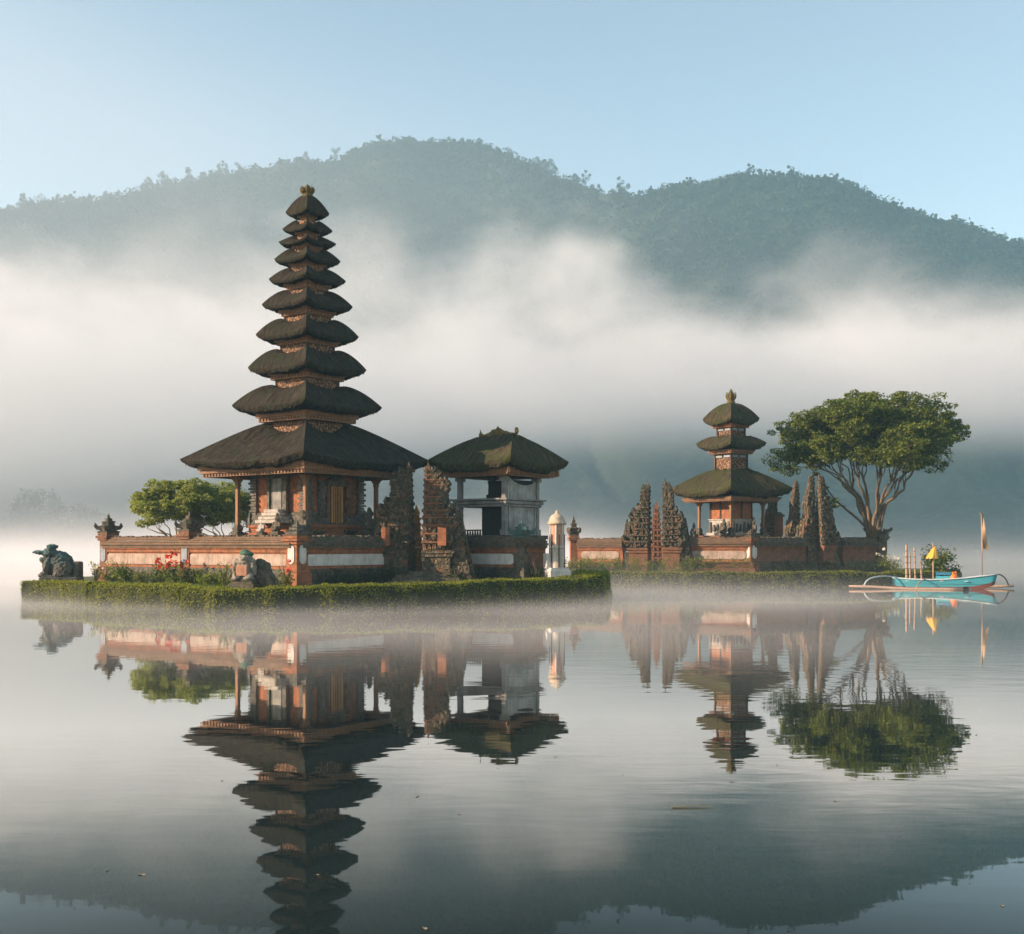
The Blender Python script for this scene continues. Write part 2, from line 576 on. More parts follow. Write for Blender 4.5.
def stone_mat(name, dark, light, moss, mossy=0.4, lump=18.0):
    t = NT(name)
    ob = t.coord('Object')
    n = t.noise(ob, 5.0, 6, 0.68)
    c = t.ramp(n, [(0.3, dark), (0.68, light)])
    g = t.node('ShaderNodeNewGeometry')
    upz = t.sep(g.outputs['Normal'])[2]
    ms = t.mapr(t.math('ADD', t.noise(ob, 2.7, 5, 0.7), t.math('MULTIPLY', upz, 0.14)), 0.68 - mossy * 0.3, 0.80 - mossy * 0.3, 0.0, 0.85)
    c = t.mix(ms, c, moss)
    vor = t.node('ShaderNodeTexVoronoi'); t.put(vor.inputs['Vector'], ob); vor.inputs['Scale'].default_value = lump
    hh = t.math('ADD', t.math('MULTIPLY', vor.outputs['Distance'], -0.7), t.math('MULTIPLY', n, 1.2))
    return t.done(c, 0.93, t.bump(hh, 0.7, 0.04))
CARVED = stone_mat('carved_grey_stone', (0.045, 0.042, 0.036), (0.19, 0.175, 0.145), (0.046, 0.056, 0.024), 0.45)
CARVED_DARK = stone_mat('dark_mossy_stone', (0.035, 0.032, 0.026), (0.165, 0.138, 0.102), (0.050, 0.060, 0.024), 0.5)
CARVED_RUST = stone_mat('rusty_carved_stone', (0.060, 0.042, 0.030), (0.27, 0.135, 0.075), (0.046, 0.052, 0.024), 0.42)
def gate_stone():
    t = NT('mossy_sunflecked_gate_stone')
    ob = t.coord('Object')
    n = t.noise(ob, 6.0, 6, 0.72)
    c = t.ramp(n, [(0.34, (0.026, 0.026, 0.020)), (0.52, (0.105, 0.085, 0.058)), (0.70, (0.27, 0.215, 0.145))])  # the tan stop paints sunlit speckle into the stone
    o_ = t.mapr(t.noise(ob, 1.9, 4, 0.6), 0.55, 0.66, 0.0, 0.75)
    c = t.mix(o_, c, (0.25, 0.105, 0.048))
    g = t.node('ShaderNodeNewGeometry')
    upz = t.sep(g.outputs['Normal'])[2]
    ms = t.mapr(t.math('ADD', t.noise(ob, 3.4, 6, 0.75), t.math('MULTIPLY', upz, 0.16)), 0.50, 0.66, 0.0, 0.85)
    c = t.mix(ms, c, t.ramp(t.noise(ob, 14.0, 3, 0.7), [(0.35, (0.020, 0.027, 0.013)), (0.65, (0.062, 0.074, 0.028))]))
    vor = t.node('ShaderNodeTexVoronoi'); t.put(vor.inputs['Vector'], ob); vor.inputs['Scale'].default_value = 11.0
    return t.done(c, 0.93, t.bump(t.math('ADD', t.math('MULTIPLY', vor.outputs['Distance'], -0.9), n), 0.9, 0.07))
GATESTONE = gate_stone()
PALESTONE = stone_mat('pale_stone', (0.22, 0.21, 0.18), (0.48, 0.45, 0.39), (0.10, 0.11, 0.06), 0.05)
TEAL = stone_mat('teal_patina_stone', (0.045, 0.075, 0.072), (0.10, 0.19, 0.18), (0.055, 0.065, 0.035), 0.35)
TEALGREEN = stone_mat('green_patina_stone', (0.035, 0.085, 0.055), (0.075, 0.16, 0.10), (0.05, 0.07, 0.03), 0.2)

def plaster_mat(name, c0, c1, streak=0.5):
    t = NT(name)
    ob = t.coord('Object')
    n = t.noise(ob, 1.6, 6, 0.65)
    c = t.ramp(n, [(0.3, c0), (0.62, c1)])
    k = t.coord('Object', (5.0, 5.0, 0.5))
    s_ = t.mapr(t.noise(k, 1.4, 4, 0.6), 0.5, 0.72, 0.0, streak)
    c = t.mix(s_, c, tuple(x * 0.35 for x in c0))
    return t.done(c, 0.9, t.bump(n, 0.3, 0.02))
WHITE = plaster_mat('white_plaster', (0.38, 0.37, 0.34), (0.60, 0.59, 0.55), 0.3)
PINKISH = plaster_mat('pinkish_plaster', (0.22, 0.17, 0.13), (0.43, 0.34, 0.27), 0.6)
GREYPLASTER = plaster_mat('grey_stained_plaster', (0.15, 0.155, 0.145), (0.33, 0.34, 0.32), 0.6)
BLUEGREY = plaster_mat('blue_grey_plaster', (0.17, 0.20, 0.22), (0.30, 0.34, 0.37), 0.3)

def wood_mat(name, a, b, rough=0.7):
    t = NT(name)
    w = t.noise(t.coord('Object', (14, 14, 1.2)), 1.5, 4, 0.6)
    c = t.ramp(w, [(0.3, a), (0.7, b)])
    return t.done(c, rough, t.bump(w, 0.4, 0.02))
DARKWOOD = wood_mat('dark_wood', (0.040, 0.026, 0.018), (0.10, 0.062, 0.038))
GOLDWOOD = wood_mat('carved_golden_wood', (0.26, 0.13, 0.04), (0.56, 0.31, 0.10), 0.55)
BROWNWOOD = wood_mat('brown_beam_wood', (0.13, 0.070, 0.038), (0.30, 0.170, 0.090))
def carved_panel_mat():
    t = NT('carved_tan_panel')
    uv = t.coord('UV')
    vor = t.node('ShaderNodeTexVoronoi'); t.put(vor.inputs['Vector'], uv); vor.inputs['Scale'].default_value = 9.0
    d = t.mapr(vor.outputs['Distance'], 0.15, 0.6, 0.0, 1.0)
    c = t.mix(d, (0.36, 0.215, 0.115), (0.070, 0.040, 0.024))
    return t.done(c, 0.8, t.bump(d, 0.8, -0.04))
CARVEPANEL = carved_panel_mat()
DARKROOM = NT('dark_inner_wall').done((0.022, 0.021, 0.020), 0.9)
def concrete():
    t = NT('grey_weathered_concrete')
    n = t.noise(t.coord('Object'), 2.2, 6, 0.65)
    return t.done(t.ramp(n, [(0.3, (0.105, 0.108, 0.10)), (0.7, (0.27, 0.27, 0.25))]), 0.9, t.bump(n, 0.3, 0.02))
CONCRETE = concrete()

def leaf_mat(name, cols, trans=0.25):
    t = NT(name)
    g = t.node('ShaderNodeNewGeometry')
    f = t.math('ADD', t.math('MULTIPLY', g.outputs['Random Per Island'], 0.6), t.math('MULTIPLY', t.noise(t.coord('Object'), 0.9, 3), 0.4))
    c = t.ramp(f, [(0.25, cols[0]), (0.5, cols[1]), (0.78, cols[2])])
    t.done(c, 0.6)
    tr = t.node('ShaderNodeBsdfTranslucent')
    t.put(tr.inputs['Color'], t.mix(1.0, c, (1.15, 1.25, 0.5), 'MULTIPLY'))
    mx = t.node('ShaderNodeMixShader'); mx.inputs[0].default_value = trans
    t.l.new(t.b.outputs[0], mx.inputs[1]); t.l.new(tr.outputs[0], mx.inputs[2])
    t.l.new(mx.outputs[0], t.out.inputs['Surface'])
    return t.m
TREELEAF = leaf_mat('tree_leaves', [(0.042, 0.070, 0.014), (0.105, 0.145, 0.024), (0.22, 0.245, 0.04)], 0.42)
HAZEDTREELEAF = leaf_mat('haze_paled_leaves', [(0.16, 0.19, 0.05), (0.26, 0.29, 0.08), (0.36, 0.38, 0.11)], 0.5)  # haze over the left trees is put into these paler leaf colours
HEDGELEAF = leaf_mat('hedge_leaves', [(0.095, 0.118, 0.018), (0.19, 0.215, 0.028), (0.36, 0.37, 0.05)], 0.52)
SHRUBLEAF = leaf_mat('shrub_leaves', [(0.042, 0.070, 0.018), (0.092, 0.138, 0.030), (0.185, 0.23, 0.045)], 0.38)
LIMELEAF = leaf_mat('lime_leaves', [(0.07, 0.11, 0.018), (0.13, 0.18, 0.028), (0.22, 0.25, 0.045)], 0.4)
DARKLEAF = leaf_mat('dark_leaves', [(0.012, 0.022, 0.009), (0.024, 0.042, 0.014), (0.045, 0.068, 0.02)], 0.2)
REDPETAL = leaf_mat('red_petals', [(0.42, 0.03, 0.02), (0.60, 0.06, 0.035), (0.70, 0.12, 0.05)], 0.3)
WHITEPETAL = leaf_mat('white_petals', [(0.60, 0.58, 0.52), (0.72, 0.70, 0.65), (0.8, 0.78, 0.74)], 0.3)
HEDGECORE = NT('hedge_twigs').done((0.026, 0.034, 0.010), 0.95)
def bark_mat(name, a, b):
    t = NT(name)
    n = t.noise(t.coord('Object', (6, 6, 1.2)), 2.0, 5, 0.65)
    return t.done(t.ramp(n, [(0.3, a), (0.7, b)]), 0.9, t.bump(n, 0.6, 0.05))
BARK = bark_mat('tree_bark', (0.075, 0.055, 0.034), (0.24, 0.18, 0.115))
def grass_mat():
    t = NT('lawn_grass')
    n = t.noise(t.coord('Object'), 1.4, 5, 0.7)
    return t.done(t.ramp(n, [(0.3, (0.050, 0.062, 0.018)), (0.7, (0.125, 0.135, 0.040))]), 0.95, t.bump(t.noise(t.coord('Object'), 40, 2), 0.6, 0.04))
GRASSMAT = grass_mat()
def patina(name, stone0, stone1, pat):
    t = NT(name)
    ob = t.coord('Object')
    n = t.noise(ob, 4.0, 6, 0.7)
    c = t.ramp(n, [(0.32, stone0), (0.66, stone1)])
    g = t.node('ShaderNodeNewGeometry')
    upz = t.sep(g.outputs['Normal'])[2]
    hz = t.sep(ob)[2]
    w = t.math('ADD', t.math('ADD', t.noise(ob, 2.2, 5, 0.7), t.math('MULTIPLY', upz, 0.12)), t.math('MULTIPLY', hz, 0.22))
    c = t.mix(t.mapr(w, 0.66, 0.86, 0.0, 0.9), c, pat)
    return t.done(c, 0.9, t.bump(t.noise(ob, 13.0, 5, 0.75), 0.9, 0.08))
TEAL = patina('stone_with_teal_patina', (0.045, 0.042, 0.034), (0.19, 0.165, 0.125), (0.075, 0.15, 0.145))

# ================================================================== ISLANDS
GZ = 0.8                              # lawn height over the water
def island(name, outline, label):
    n = len(outline)
    c = np.mean(np.array(outline), axis=0)
    vs, fs = [], []
    for k, (s_, z) in enumerate(((1.0, -1.2), (1.0, GZ - 0.12), (0.985, GZ))):
        for (x, y) in outline:
            vs.append((c[0] + (x - c[0]) * s_, c[1] + (y - c[1]) * s_, z))
    for k in range(2):
        for i in range(n):
            j = (i + 1) % n
            fs.append((k * n + i, k * n + j, (k + 1) * n + j, (k + 1) * n + i))
    fs.append(tuple(2 * n + i for i in range(n)))
    m = MB(); m.add(vs, fs)
    return tag(m.build(name, GRASSMAT), label, 'island', kind='structure')

HEDGE_A = [at(20, 57.2), at(52, 56.6), at(87, 54.6)]
HEDGE_B = [at(88, 53.2), at(130, 52.0), at(178, 50.6)]
HEDGE_C = [at(180, 48.6), at(215, 47.9), at(262, 47.9), at(330, 48.6), at(400, 49.8), at(470, 51.4), at(540, 53.6), at(585, 55.8), at(604, 57.6), at(609, 60.2), at(606, 63.0)]
def inset(pts, d):
    out = []
    for i, p in enumerate(pts):
        a = Vector(pts[max(i - 1, 0)]); b = Vector(pts[min(i + 1, len(pts) - 1)])
        v = (b - a).normalized()
        out.append((p[0] - v.y * d, p[1] + v.x * d))
    return out
isl1 = inset(HEDGE_A, 0.25) + inset(HEDGE_B, 0.25) + inset(HEDGE_C, 0.25) + [at(598, 70.0), at(520, 73.0), at(330, 74.5), at(180, 74.5), at(95, 72.0), at(45, 66.0), at(26, 60.0)]
island('temple_island_ground', isl1, 'low grassy island carrying the tall temple tower')
HEDGE_D = [at(561, 75.6), at(620, 75.1), at(700, 74.5), at(780, 74.5), at(850, 75.2), at(905, 76.8), at(945, 79.0), at(960, 81.5)]
isl2 = inset(HEDGE_D, 0.25) + [at(962, 86.0), at(950, 95.0), at(850, 98.0), at(640, 98.0), at(558, 92.0), at(552, 80.0)]
island('far_island_ground', isl2, 'low grassy island carrying the small temple tower and tree')

def resample(pts, step):
    P = [Vector(p) for p in pts]
    out = [P[0]]
    for a, b in zip(P, P[1:]):
        n = max(1, int((b - a).length / step))
        for i in range(1, n + 1):
            out.append(a.lerp(b, i / n))
    return out
def hedge(label, pts, width, h0, h1, dens, size, seed, mat=None, base=-0.02):
    """clipped hedge: front face follows pts, a few hundred leaves per square metre of face"""
    g = np.random.default_rng(seed)
    C = resample(pts, 0.5)
    n = len(C)
    m = MB()
    vs, fs = [], []
    frame = []
    for i, p in enumerate(C):
        v = (C[min(i + 1, n - 1)] - C[max(i - 1, 0)]).normalized()
        nrm = Vector((-v.y, v.x))
        hgt = h0 + (h1 - h0) * i / (n - 1)
        hgt += 0.14 * mnoise.noise((p.x * 0.5, p.y * 0.5, 1.0 + seed))
        w = width
        frame.append((p, nrm, hgt))
        bulge = 0.24 * mnoise.noise((p.x * 0.55, p.y * 0.55, 5.0 + seed)) + 0.10 * mnoise.noise((p.x * 1.5, p.y * 1.5, 2.0 + seed))
        q = p - nrm * bulge
        frame[-1] = (q, nrm, hgt)
        prof = [(0.10, base), (0.04, base + 0.35), (0.06, hgt - 0.22), (0.16, hgt - 0.05), (0.5 * w, hgt - 0.02), (w - 0.16, hgt - 0.06), (w - 0.05, hgt - 0.3), (w - 0.1, base)]
        for (o_, z) in prof:
            vs.append((q.x + nrm.x * o_, q.y + nrm.y * o_, z))
    K = 8
    for i in range(n - 1):
        for k in range(K - 1):
            fs.append((i * K + k, (i + 1) * K + k, (i + 1) * K + k + 1, i * K + k + 1))
    fs.append(tuple(range(K))); fs.append(tuple((n - 1) * K + k for k in range(K - 1, -1, -1)))
    m.add(vs, fs)
    root = thing('hedge', label, 'hedge', (0, 0, 0))
    m.build('twigs', HEDGECORE, root)
    P, O = [], []
    for i in range(n - 1):
        (p, nr, hh), (p2, nr2, hh2) = frame[i], frame[i + 1]
        L = (p2 - p).length
        for (area, kind) in ((L * (hh - base), 0), (L * width, 1), (L * (hh - base) * 0.3, 2)):
            k = int(area * dens * g.uniform(0.85, 1.15))
            a = g.random(k); b = g.random(k)
            px = p.x + (p2.x - p.x) * a; py = p.y + (p2.y - p.y) * a
            hgt = hh + (hh2 - hh) * a
            clump = np.array([mnoise.noise((float(x_) * 1.7, float(y_) * 1.7, float(b_) * 1.5)) for x_, y_, b_ in zip(px, py, b)])
            if kind == 0:
                z = base + b * (hgt - base); off = 0.03 - 0.15 * clump + g.normal(size=k) * 0.035
                off += np.clip((z - hgt + 0.2) / 0.2, 0, 1) ** 2 * 0.1
                o3 = (-nr.x, -nr.y, 0.25)
            elif kind == 1:
                z = hgt - 0.03 + 0.09 * clump + g.normal(size=k) * 0.03; off = 0.08 + b * (width - 0.16)
                o3 = (0, 0, 1.0)
            else:
                z = base + b * (hgt - base); off = width - 0.02 + g.normal(size=k) * 0.03
                o3 = (nr.x, nr.y, 0.25)
            P.append(np.stack([px + nr.x * off, py + nr.y * off, z], 1)); O.append(np.tile(o3, (k, 1)))
    for (p, nr, hh), sgn in ((frame[0], -1), (frame[-1], 1)):
        v = Vector((nr.y, -nr.x)) * sgn
        k = int(width * (hh - base) * dens)
        a = g.random(k); b = g.random(k)
        P.append(np.stack([p.x + nr.x * a * width + v.x * 0.03, p.y + nr.y * a * width + v.y * 0.03, base + b * (hh - base)], 1)); O.append(np.tile((v.x, v.y, 0.2), (k, 1)))
    P = np.concatenate(P); O = np.concatenate(O)
    quads('leaves', leaf_quads(P, size, O * 0.95, 0.6, 0.12, seed), mat or HEDGELEAF, root)
    return root
hedge('clipped hedge at the water below the teal stone frog, leftmost of the hedges', HEDGE_A, 1.3, 0.93, 0.93, 480, 0.085, 11)
hedge('short sunlit clipped hedge below the red flowers, between two other hedges', HEDGE_B, 1.3, 0.94, 0.90, 480, 0.085, 12)
hedge('long clipped hedge along the water in front of the split gate', HEDGE_C, 1.7, 0.84, 1.30, 460, 0.085, 13)
hedge('long low clipped hedge along the water in front of the small three-roofed tower', HEDGE_D, 1.0, 0.98, 0.92, 300, 0.11, 14)

# ================================================================== ROOFS
def thatch_roof(name, parent, ax, ay, tx, ty, z_e, z_t, thick, power, mat, hump=0.0, sag=0.05, seed=1, nseg=30, hip=0.0):
    """four thatched faces from an eave of half sizes ax, ay up to tx, ty; hips stay crisp"""
    g = np.random.default_rng(seed)
    prof = [(0.60, -0.55 * thick), (0.90, -0.60 * thick), (0.955, -0.50 * thick), (0.985, -0.27 * thick), (1.0, 0.0)]
    rings = [(ax * r, ay * r, z_e + dz, r) for r, dz in prof]
    for k in range(1, 13):
        f = k / 12
        rings.append((ax + (tx - ax) * f, ay + (ty - ay) * f, z_e + (z_t - z_e) * (1 - (1 - f) ** power), 1 - f))
    rings.append((tx * 0.80, ty * 0.80, z_t - hump, 0))
    vs, fs, uv = [], [], []
    for side in range(4):
        base = len(vs)
        for ri, (hx, hy, z, r) in enumerate(rings):
            for k in range(nseg + 1):
                s_ = -1 + 2 * k / nseg
                cx, cy_ = ((s_ * hx, -hy), (hx, s_ * hy), (-s_ * hx, hy), (-hx, -s_ * hy))[side]
                corner = abs(s_) ** 2.6
                up = max(0.0, (ri - 4) / 12)
                zz = z + corner * (thick * 0.62 * (1 - min(1, up)) + hip * min(1, up) ** 1.2)
                zz -= (1 - abs(s_) ** 2) * sag * thick * (1 if 5 <= ri < 16 else 0)
                edge = 0 if k in (0, nseg) else 1
                jit = mnoise.noise((s_ * hx * 6 + side * 17, seed * 3.1, ri * 0.35)) * thick * 0.20 + mnoise.noise((s_ * hx * 1.3 + side * 11, seed * 1.7, z)) * thick * 0.16
                if ri in (1, 2, 3):
                    jit += g.uniform(-1, 0.4) * thick * 0.10
                zz += jit * edge
                vs.append((cx, cy_, zz))
        W = nseg + 1
        L = 0
        for ri in range(len(rings) - 1):
            dl = math.hypot(rings[ri][0] - rings[ri + 1][0], rings[ri][2] - rings[ri + 1][2])
            for k in range(nseg):
                fs.append((base + ri * W + k, base + ri * W + k + 1, base + (ri + 1) * W + k + 1, base + (ri + 1) * W + k))
                q = []
                for (rr, kk, l_) in ((ri, k, L), (ri, k + 1, L), (ri + 1, k + 1, L + dl), (ri + 1, k, L + dl)):
                    hw = rings[rr][0] if side in (0, 2) else rings[rr][1]
                    q.append(((-1 + 2 * kk / nseg) * hw + side * 31.7, l_))
                uv.append(tuple(q))
            L += dl
    m = MB(); m.add(vs, fs, uv)
    # ragged straw ends hanging from the eave
    for side in range(4):
        half = ax if side in (0, 2) else ay
        for k in range(int(half * 2 / 0.075)):
            s_ = g.uniform(-0.985, 0.985)
            r = g.uniform(0.93, 0.985)
            hx, hy = ax * r, ay * r
            p = ((s_ * hx, -hy), (hx, s_ * hy), (-s_ * hx, hy), (-hx, -s_ * hy))[side]
            tn = ((1, 0), (0, 1), (-1, 0), (0, -1))[side]
            w = g.uniform(0.015, 0.04); ln = thick * g.uniform(0.12, 0.34)
            z = z_e - 0.40 * thick + abs(s_) ** 2.6 * thick * 0.62
            m.add([(p[0] - tn[0] * w, p[1] - tn[1] * w, z), (p[0] + tn[0] * w, p[1] + tn[1] * w, z), (p[0] + tn[0] * w * 0.3, p[1] + tn[1] * w * 0.3, z - ln)], [(0, 1, 2)])
    o = m.build(name, mat, parent, smooth=True)
    nr = (len(rings) - 1) * nseg
    fl = []
    for k in range(len(o.data.polygons)):   # the cut eave keeps its hard edges
        fl.append(not (k < 4 * nr and (k % nr) // nseg < 4 and (k % nr) // nseg > 0) and k < 4 * nr)
    o.data.polygons.foreach_set('use_smooth', fl)
    return o

def ring_finial(name, parent, z, r, h, mat, spikes=8):
    m = MB()
    m.lathe([(r * 0.9, 0), (r * 0.95, h * 0.12), (r * 0.7, h * 0.22), (r * 0.95, h * 0.36), (r * 0.8, h * 0.55), (r * 0.45, h * 0.8), (0.03, h)], (0, 0, z), 10)
    for k in range(spikes):
        a = 2 * math.pi * k / spikes
        ca, sa = math.cos(a), math.sin(a)
        m.tube([(ca * r * 0.5, sa * r * 0.5, z + h * 0.22), (ca * r * 0.95, sa * r * 0.95, z + h * 0.42), (ca * r * 1.05, sa * r * 1.05, z + h * 0.56), (ca * r * 1.0, sa * r * 1.0, z + h * 0.78)], [r * 0.3, r * 0.32, r * 0.24, 0.02], 5)
    return m.build(name, mat, parent, jitter=0.05)

GOLDSTONE = stone_mat('gilded_mossy_stone', (0.07, 0.055, 0.022), (0.19, 0.145, 0.045), (0.075, 0.085, 0.025), 0.3)

def eave_beam(name, parent, half, z0, z1, mat, steps=3, out=0.06):
    """stepped timber frame under an eave: square rings, each one a little wider"""
    m = MB()
    for k in range(steps):
        h = half + out * k
        a = z0 + (z1 - z0) * k / steps; b = z0 + (z1 - z0) * (k + 1) / steps - 0.004
        w = 0.24
        zc, dz = (a + b) / 2, b - a
        m.box((0, -h + w / 2, zc), (2 * h, w, dz)); m.box((0, h - w / 2, zc), (2 * h, w, dz))
        m.box((-h + w / 2, 0, zc), (w, 2 * h - 2 * w, dz)); m.box((h - w / 2, 0, zc), (w, 2 * h - 2 * w, dz))
    nd = int(2 * half / 0.22)
    for k in range(nd):                 # dentils along the lowest ring
        s_ = -half + (k + 0.5) * 2 * half / nd
        dz = (z1 - z0) / steps * 0.5
        for sx, sy in ((s_, -half - 0.03), (s_, half + 0.03)):
            m.box((sx, sy, z0 + dz), (0.09, 0.06, dz))
        for sx, sy in ((-half - 0.03, s_), (half + 0.03, s_)):
            m.box((sx, sy, z0 + dz), (0.06, 0.09, dz))
    return m.build(name, mat, parent)

# ================================================================== BIG TOWER
ROT1 = math.atan2(-0.578, 0.816)
MX, MY = at(307.5, 60.0)
K1 = 1 / 3.011 / 19.9                 # pixels of the enlarged photograph to metres at the tower
def zz1(zy):
    return zat(170 + zy / 3.011, 60.0)
mer = thing('temple_tower', 'tall ten-roofed temple tower of black thatch on an orange brick shrine', 'temple tower', (MX, MY, 0), ROT1 - R(1.6))
S2 = math.sqrt(2)
tiers = [  # eave half diag, eave zy, top zy, thickness, power, next neck half, neck zy0, neck zy1, cornice half, zy0, zy1
    (374, 880, 764, 0.62, 1.22, 106, 762, 795, 155, 740, 763),
    (223, 716, 649, 0.50, 1.75, 92, 627, 664, 120, 608, 636),
    (176, 602, 541, 0.46, 1.8, 78, 526, 556, 101, 515, 532),
    (153, 502, 449, 0.42, 1.8, 67, 440, 464, 88, 425, 444),
    (135, 411, 363, 0.38, 1.8, 55, 360, 380, 73, 345, 364),
    (114.5, 334, 296, 0.34, 1.8, 46, 298, 312, 58, 283, 302),
    (98.5, 274, 237, 0.31, 1.75, 40, 244, 254, 48, 232, 249),
    (85.5, 221, 199, 0.28, 1.7, 34, 202, 216, 40, 190, 207),
    (74.5, 182, 152, 0.25, 1.7, 28, 150, 168, 32, 138, 156),
    (65, 131, 76, 0.26, 1.55, None, 0, 0, 0, 0, 0)]
for i, (hd, ze, zt, th, pw, nh, n0, n1_, chd, c0, c1) in enumerate(tiers):
    a = hd * K1 / S2
    tp = (nh * K1 / S2 * 1.18) if nh else 0.10
    hip = (zz1(zt) - zz1(n1_)) if nh else 0.0
    thatch_roof('thatched_roof', mer, a, a, tp, tp, zz1(ze) - 0.34 * th, zz1(zt) - hip, th * 0.78, pw, THATCH, 0.05, 0.05, 40 + i, 34 if i < 2 else 22, hip)
    if nh:
        b = nh * K1 / S2
        z0, z1 = zz1(n1_) - 0.25, zz1(c1)
        m = MB(); m.box((0, 0, (z0 + z1) / 2), (2 * b, 2 * b, z1 - z0))
        nk = m.build('carved_neck', CARVEPANEL, mer)
        for sx in (-1, 1):
            for sy in (-1, 1):
                m = MB(); m.box((sx * b, sy * b, (z0 + z1) / 2), (0.09, 0.09, z1 - z0)); m.build('corner_post', DARKWOOD, nk)
        eave_beam('eave_beam', mer, chd * K1 / S2 - 0.12, zz1(c1), zz1(c0) + 0.05, BROWNWOOD, 2, 0.10)
ring_finial('finial', mer, zz1(80), 0.30, 0.62, GOLDSTONE)

# shrine room, verandah and plinth of the big tower
BZ = zat(470.5, 60)                    # top of the eave beam
eave_beam('eave_beam', mer, 3.62, zat(478.5, 60), BZ + 0.12, BROWNWOOD, 3, 0.10)
m = MB(); m.box((0, 0, BZ + 0.16), (7.6, 7.6, 0.06)); m.build('ceiling', DARKWOOD, mer)
PZ = 3.12                              # verandah floor
m = MB()
m.box((0, 0, (GZ + 1.5) / 2), (7.6, 7.6, 1.5 - GZ + 0.04)); m.box((0, 0, 1.95), (7.3, 7.3, 0.9)); m.box((0, 0, 2.55), (7.5, 7.5, 0.3)); m.box((0, 0, 2.80), (7.2, 7.2, 0.2)); m.box((0, 0, 3.01), (7.5, 7.5, 0.22))
m.build('plinth', TANBRICK, mer, bevel=0.02)
m = MB()
m.box((0, 0, 3.19), (4.42, 4.42, 0.14)); m.box((0, 0, 3.38), (4.1, 4.1, 0.24)); m.box((0, 0, 3.57), (4.28, 4.28, 0.14))
m.build('shrine_base', ORANGE, mer, bevel=0.015)
m = MB()
m.box((0, 0, 4.86), (3.75, 3.75, 2.6))
sw = m.build('shrine_wall', ORANGE, mer)
m = MB()                               # stone dado that flares outwards at the foot, and stepped stone corners
m.sq([(2.12, 3.64), (2.10, 3.74), (2.02, 3.82), (2.06, 3.95), (1.98, 4.10), (1.94, 4.22), (1.89, 4.24)])
for sx in (-1, 1):
    for sy in (-1, 1):
        for k in range(15):
            z = 4.2 + k * 0.137
            w = 0.56 if k % 2 else 0.44
            m.box((sx * 1.78, sy * 1.78, z), (w, w, 0.115))
        m.box((sx * 2.0, sy * 2.0, 3.98), (0.34, 0.34, 0.66), taper=0.3)
m.build('stone_corners', CARVED, mer, jitter=0.02)
# wooden door with a carved surround on the face to the right
def on_face(q, rot):                   # local frame of a face: x along the face, -y out of it
    return Matrix.Rotation(rot, 4, 'Z')
RX = Matrix.Rotation(math.pi / 2, 4, 'Z')   # turns the -y face to +x
m = MB()
m.box((0, -1.93, 4.72), (1.16, 0.14, 2.3), M=RX)
surround = m.build('door_surround', CARVED_RUST, mer)
m = MB()
m.box((-0.24, -2.03, 4.52), (0.46, 0.07, 2.0), M=RX); m.box((0.24, -2.03, 4.52), (0.46, 0.07, 2.0), M=RX)
for k in range(5):
    for sx in (-1, 1):
        m.box((sx * 0.24, -2.075, 3.75 + k * 0.39), (0.34, 0.03, 0.28), M=RX)
for sx in (-0.03, 0.03):
    m.box((sx, -2.085, 4.52), (0.05, 0.05, 2.0), M=RX)
door = m.build('door', GOLDWOOD, mer)
m = MB()
for sx in (-0.445, 0.0, 0.445):
    m.box((sx, -2.105, 4.52), (0.05, 0.03, 2.02), M=RX)
for sx in (-0.24, -0.12, 0.12, 0.24):
    m.box((sx, -2.098, 4.52), (0.022, 0.03, 1.9), M=RX)
m.build('door_groove', DARKWOOD, door)
m = MB(); m.prism([(0.62 * math.cos(math.pi * k / 14), 5.55 + 0.5 * math.sin(math.pi * k / 14)) for k in range(15)], -2.10, -1.97, M=RX)
m.build('carved_lintel', CARVED, mer, jitter=0.03)
for sx in (-1, 1):
    m = MB()
    m.box((sx * 0.92, -1.95, 4.9), (0.42, 0.16, 1.7), M=RX)
    m.prism([(sx * 0.92 + 0.24 * math.cos(2 * math.pi * k / 12), 5.3 + 0.4 * math.sin(2 * math.pi * k / 12)) for k in range(12)], -2.06, -1.99, M=RX)
    for k in range(6):
        m.box((sx * 0.92, -2.03, 4.15 + k * 0.13), (0.5 - 0.04 * k, 0.2, 0.09), M=RX)
    m.build('relief_panel', CARVED if sx < 0 else CARVED_RUST, mer, jitter=0.03)
# altar niche on the face to the left
m = MB()
m.box((0.1, -1.99, 5.0), (0.95, 0.2, 2.1))
for sx in (-0.5, 0.7):
    m.box((sx, -2.08, 4.95), (0.16, 0.16, 2.2))
m.box((0.1, -2.1, 6.0), (1.5, 0.24, 0.2))
nic = m.build('niche_frame', CARVED, mer, jitter=0.02)
m = MB(); m.box((0.1, -2.10, 5.05), (0.62, 0.04, 1.7)); m.build('niche_panel', CONCRETE, nic)
m = MB()
for k, (w, z, d) in enumerate(((1.9, 3.78, 0.8), (1.6, 3.95, 0.65), (1.3, 4.14, 0.5), (1.05, 4.3, 0.42))):
    m.box((0.1, -2.3, z), (w, d, 0.16))
m.build('altar_step', PALESTONE, mer, bevel=0.02)
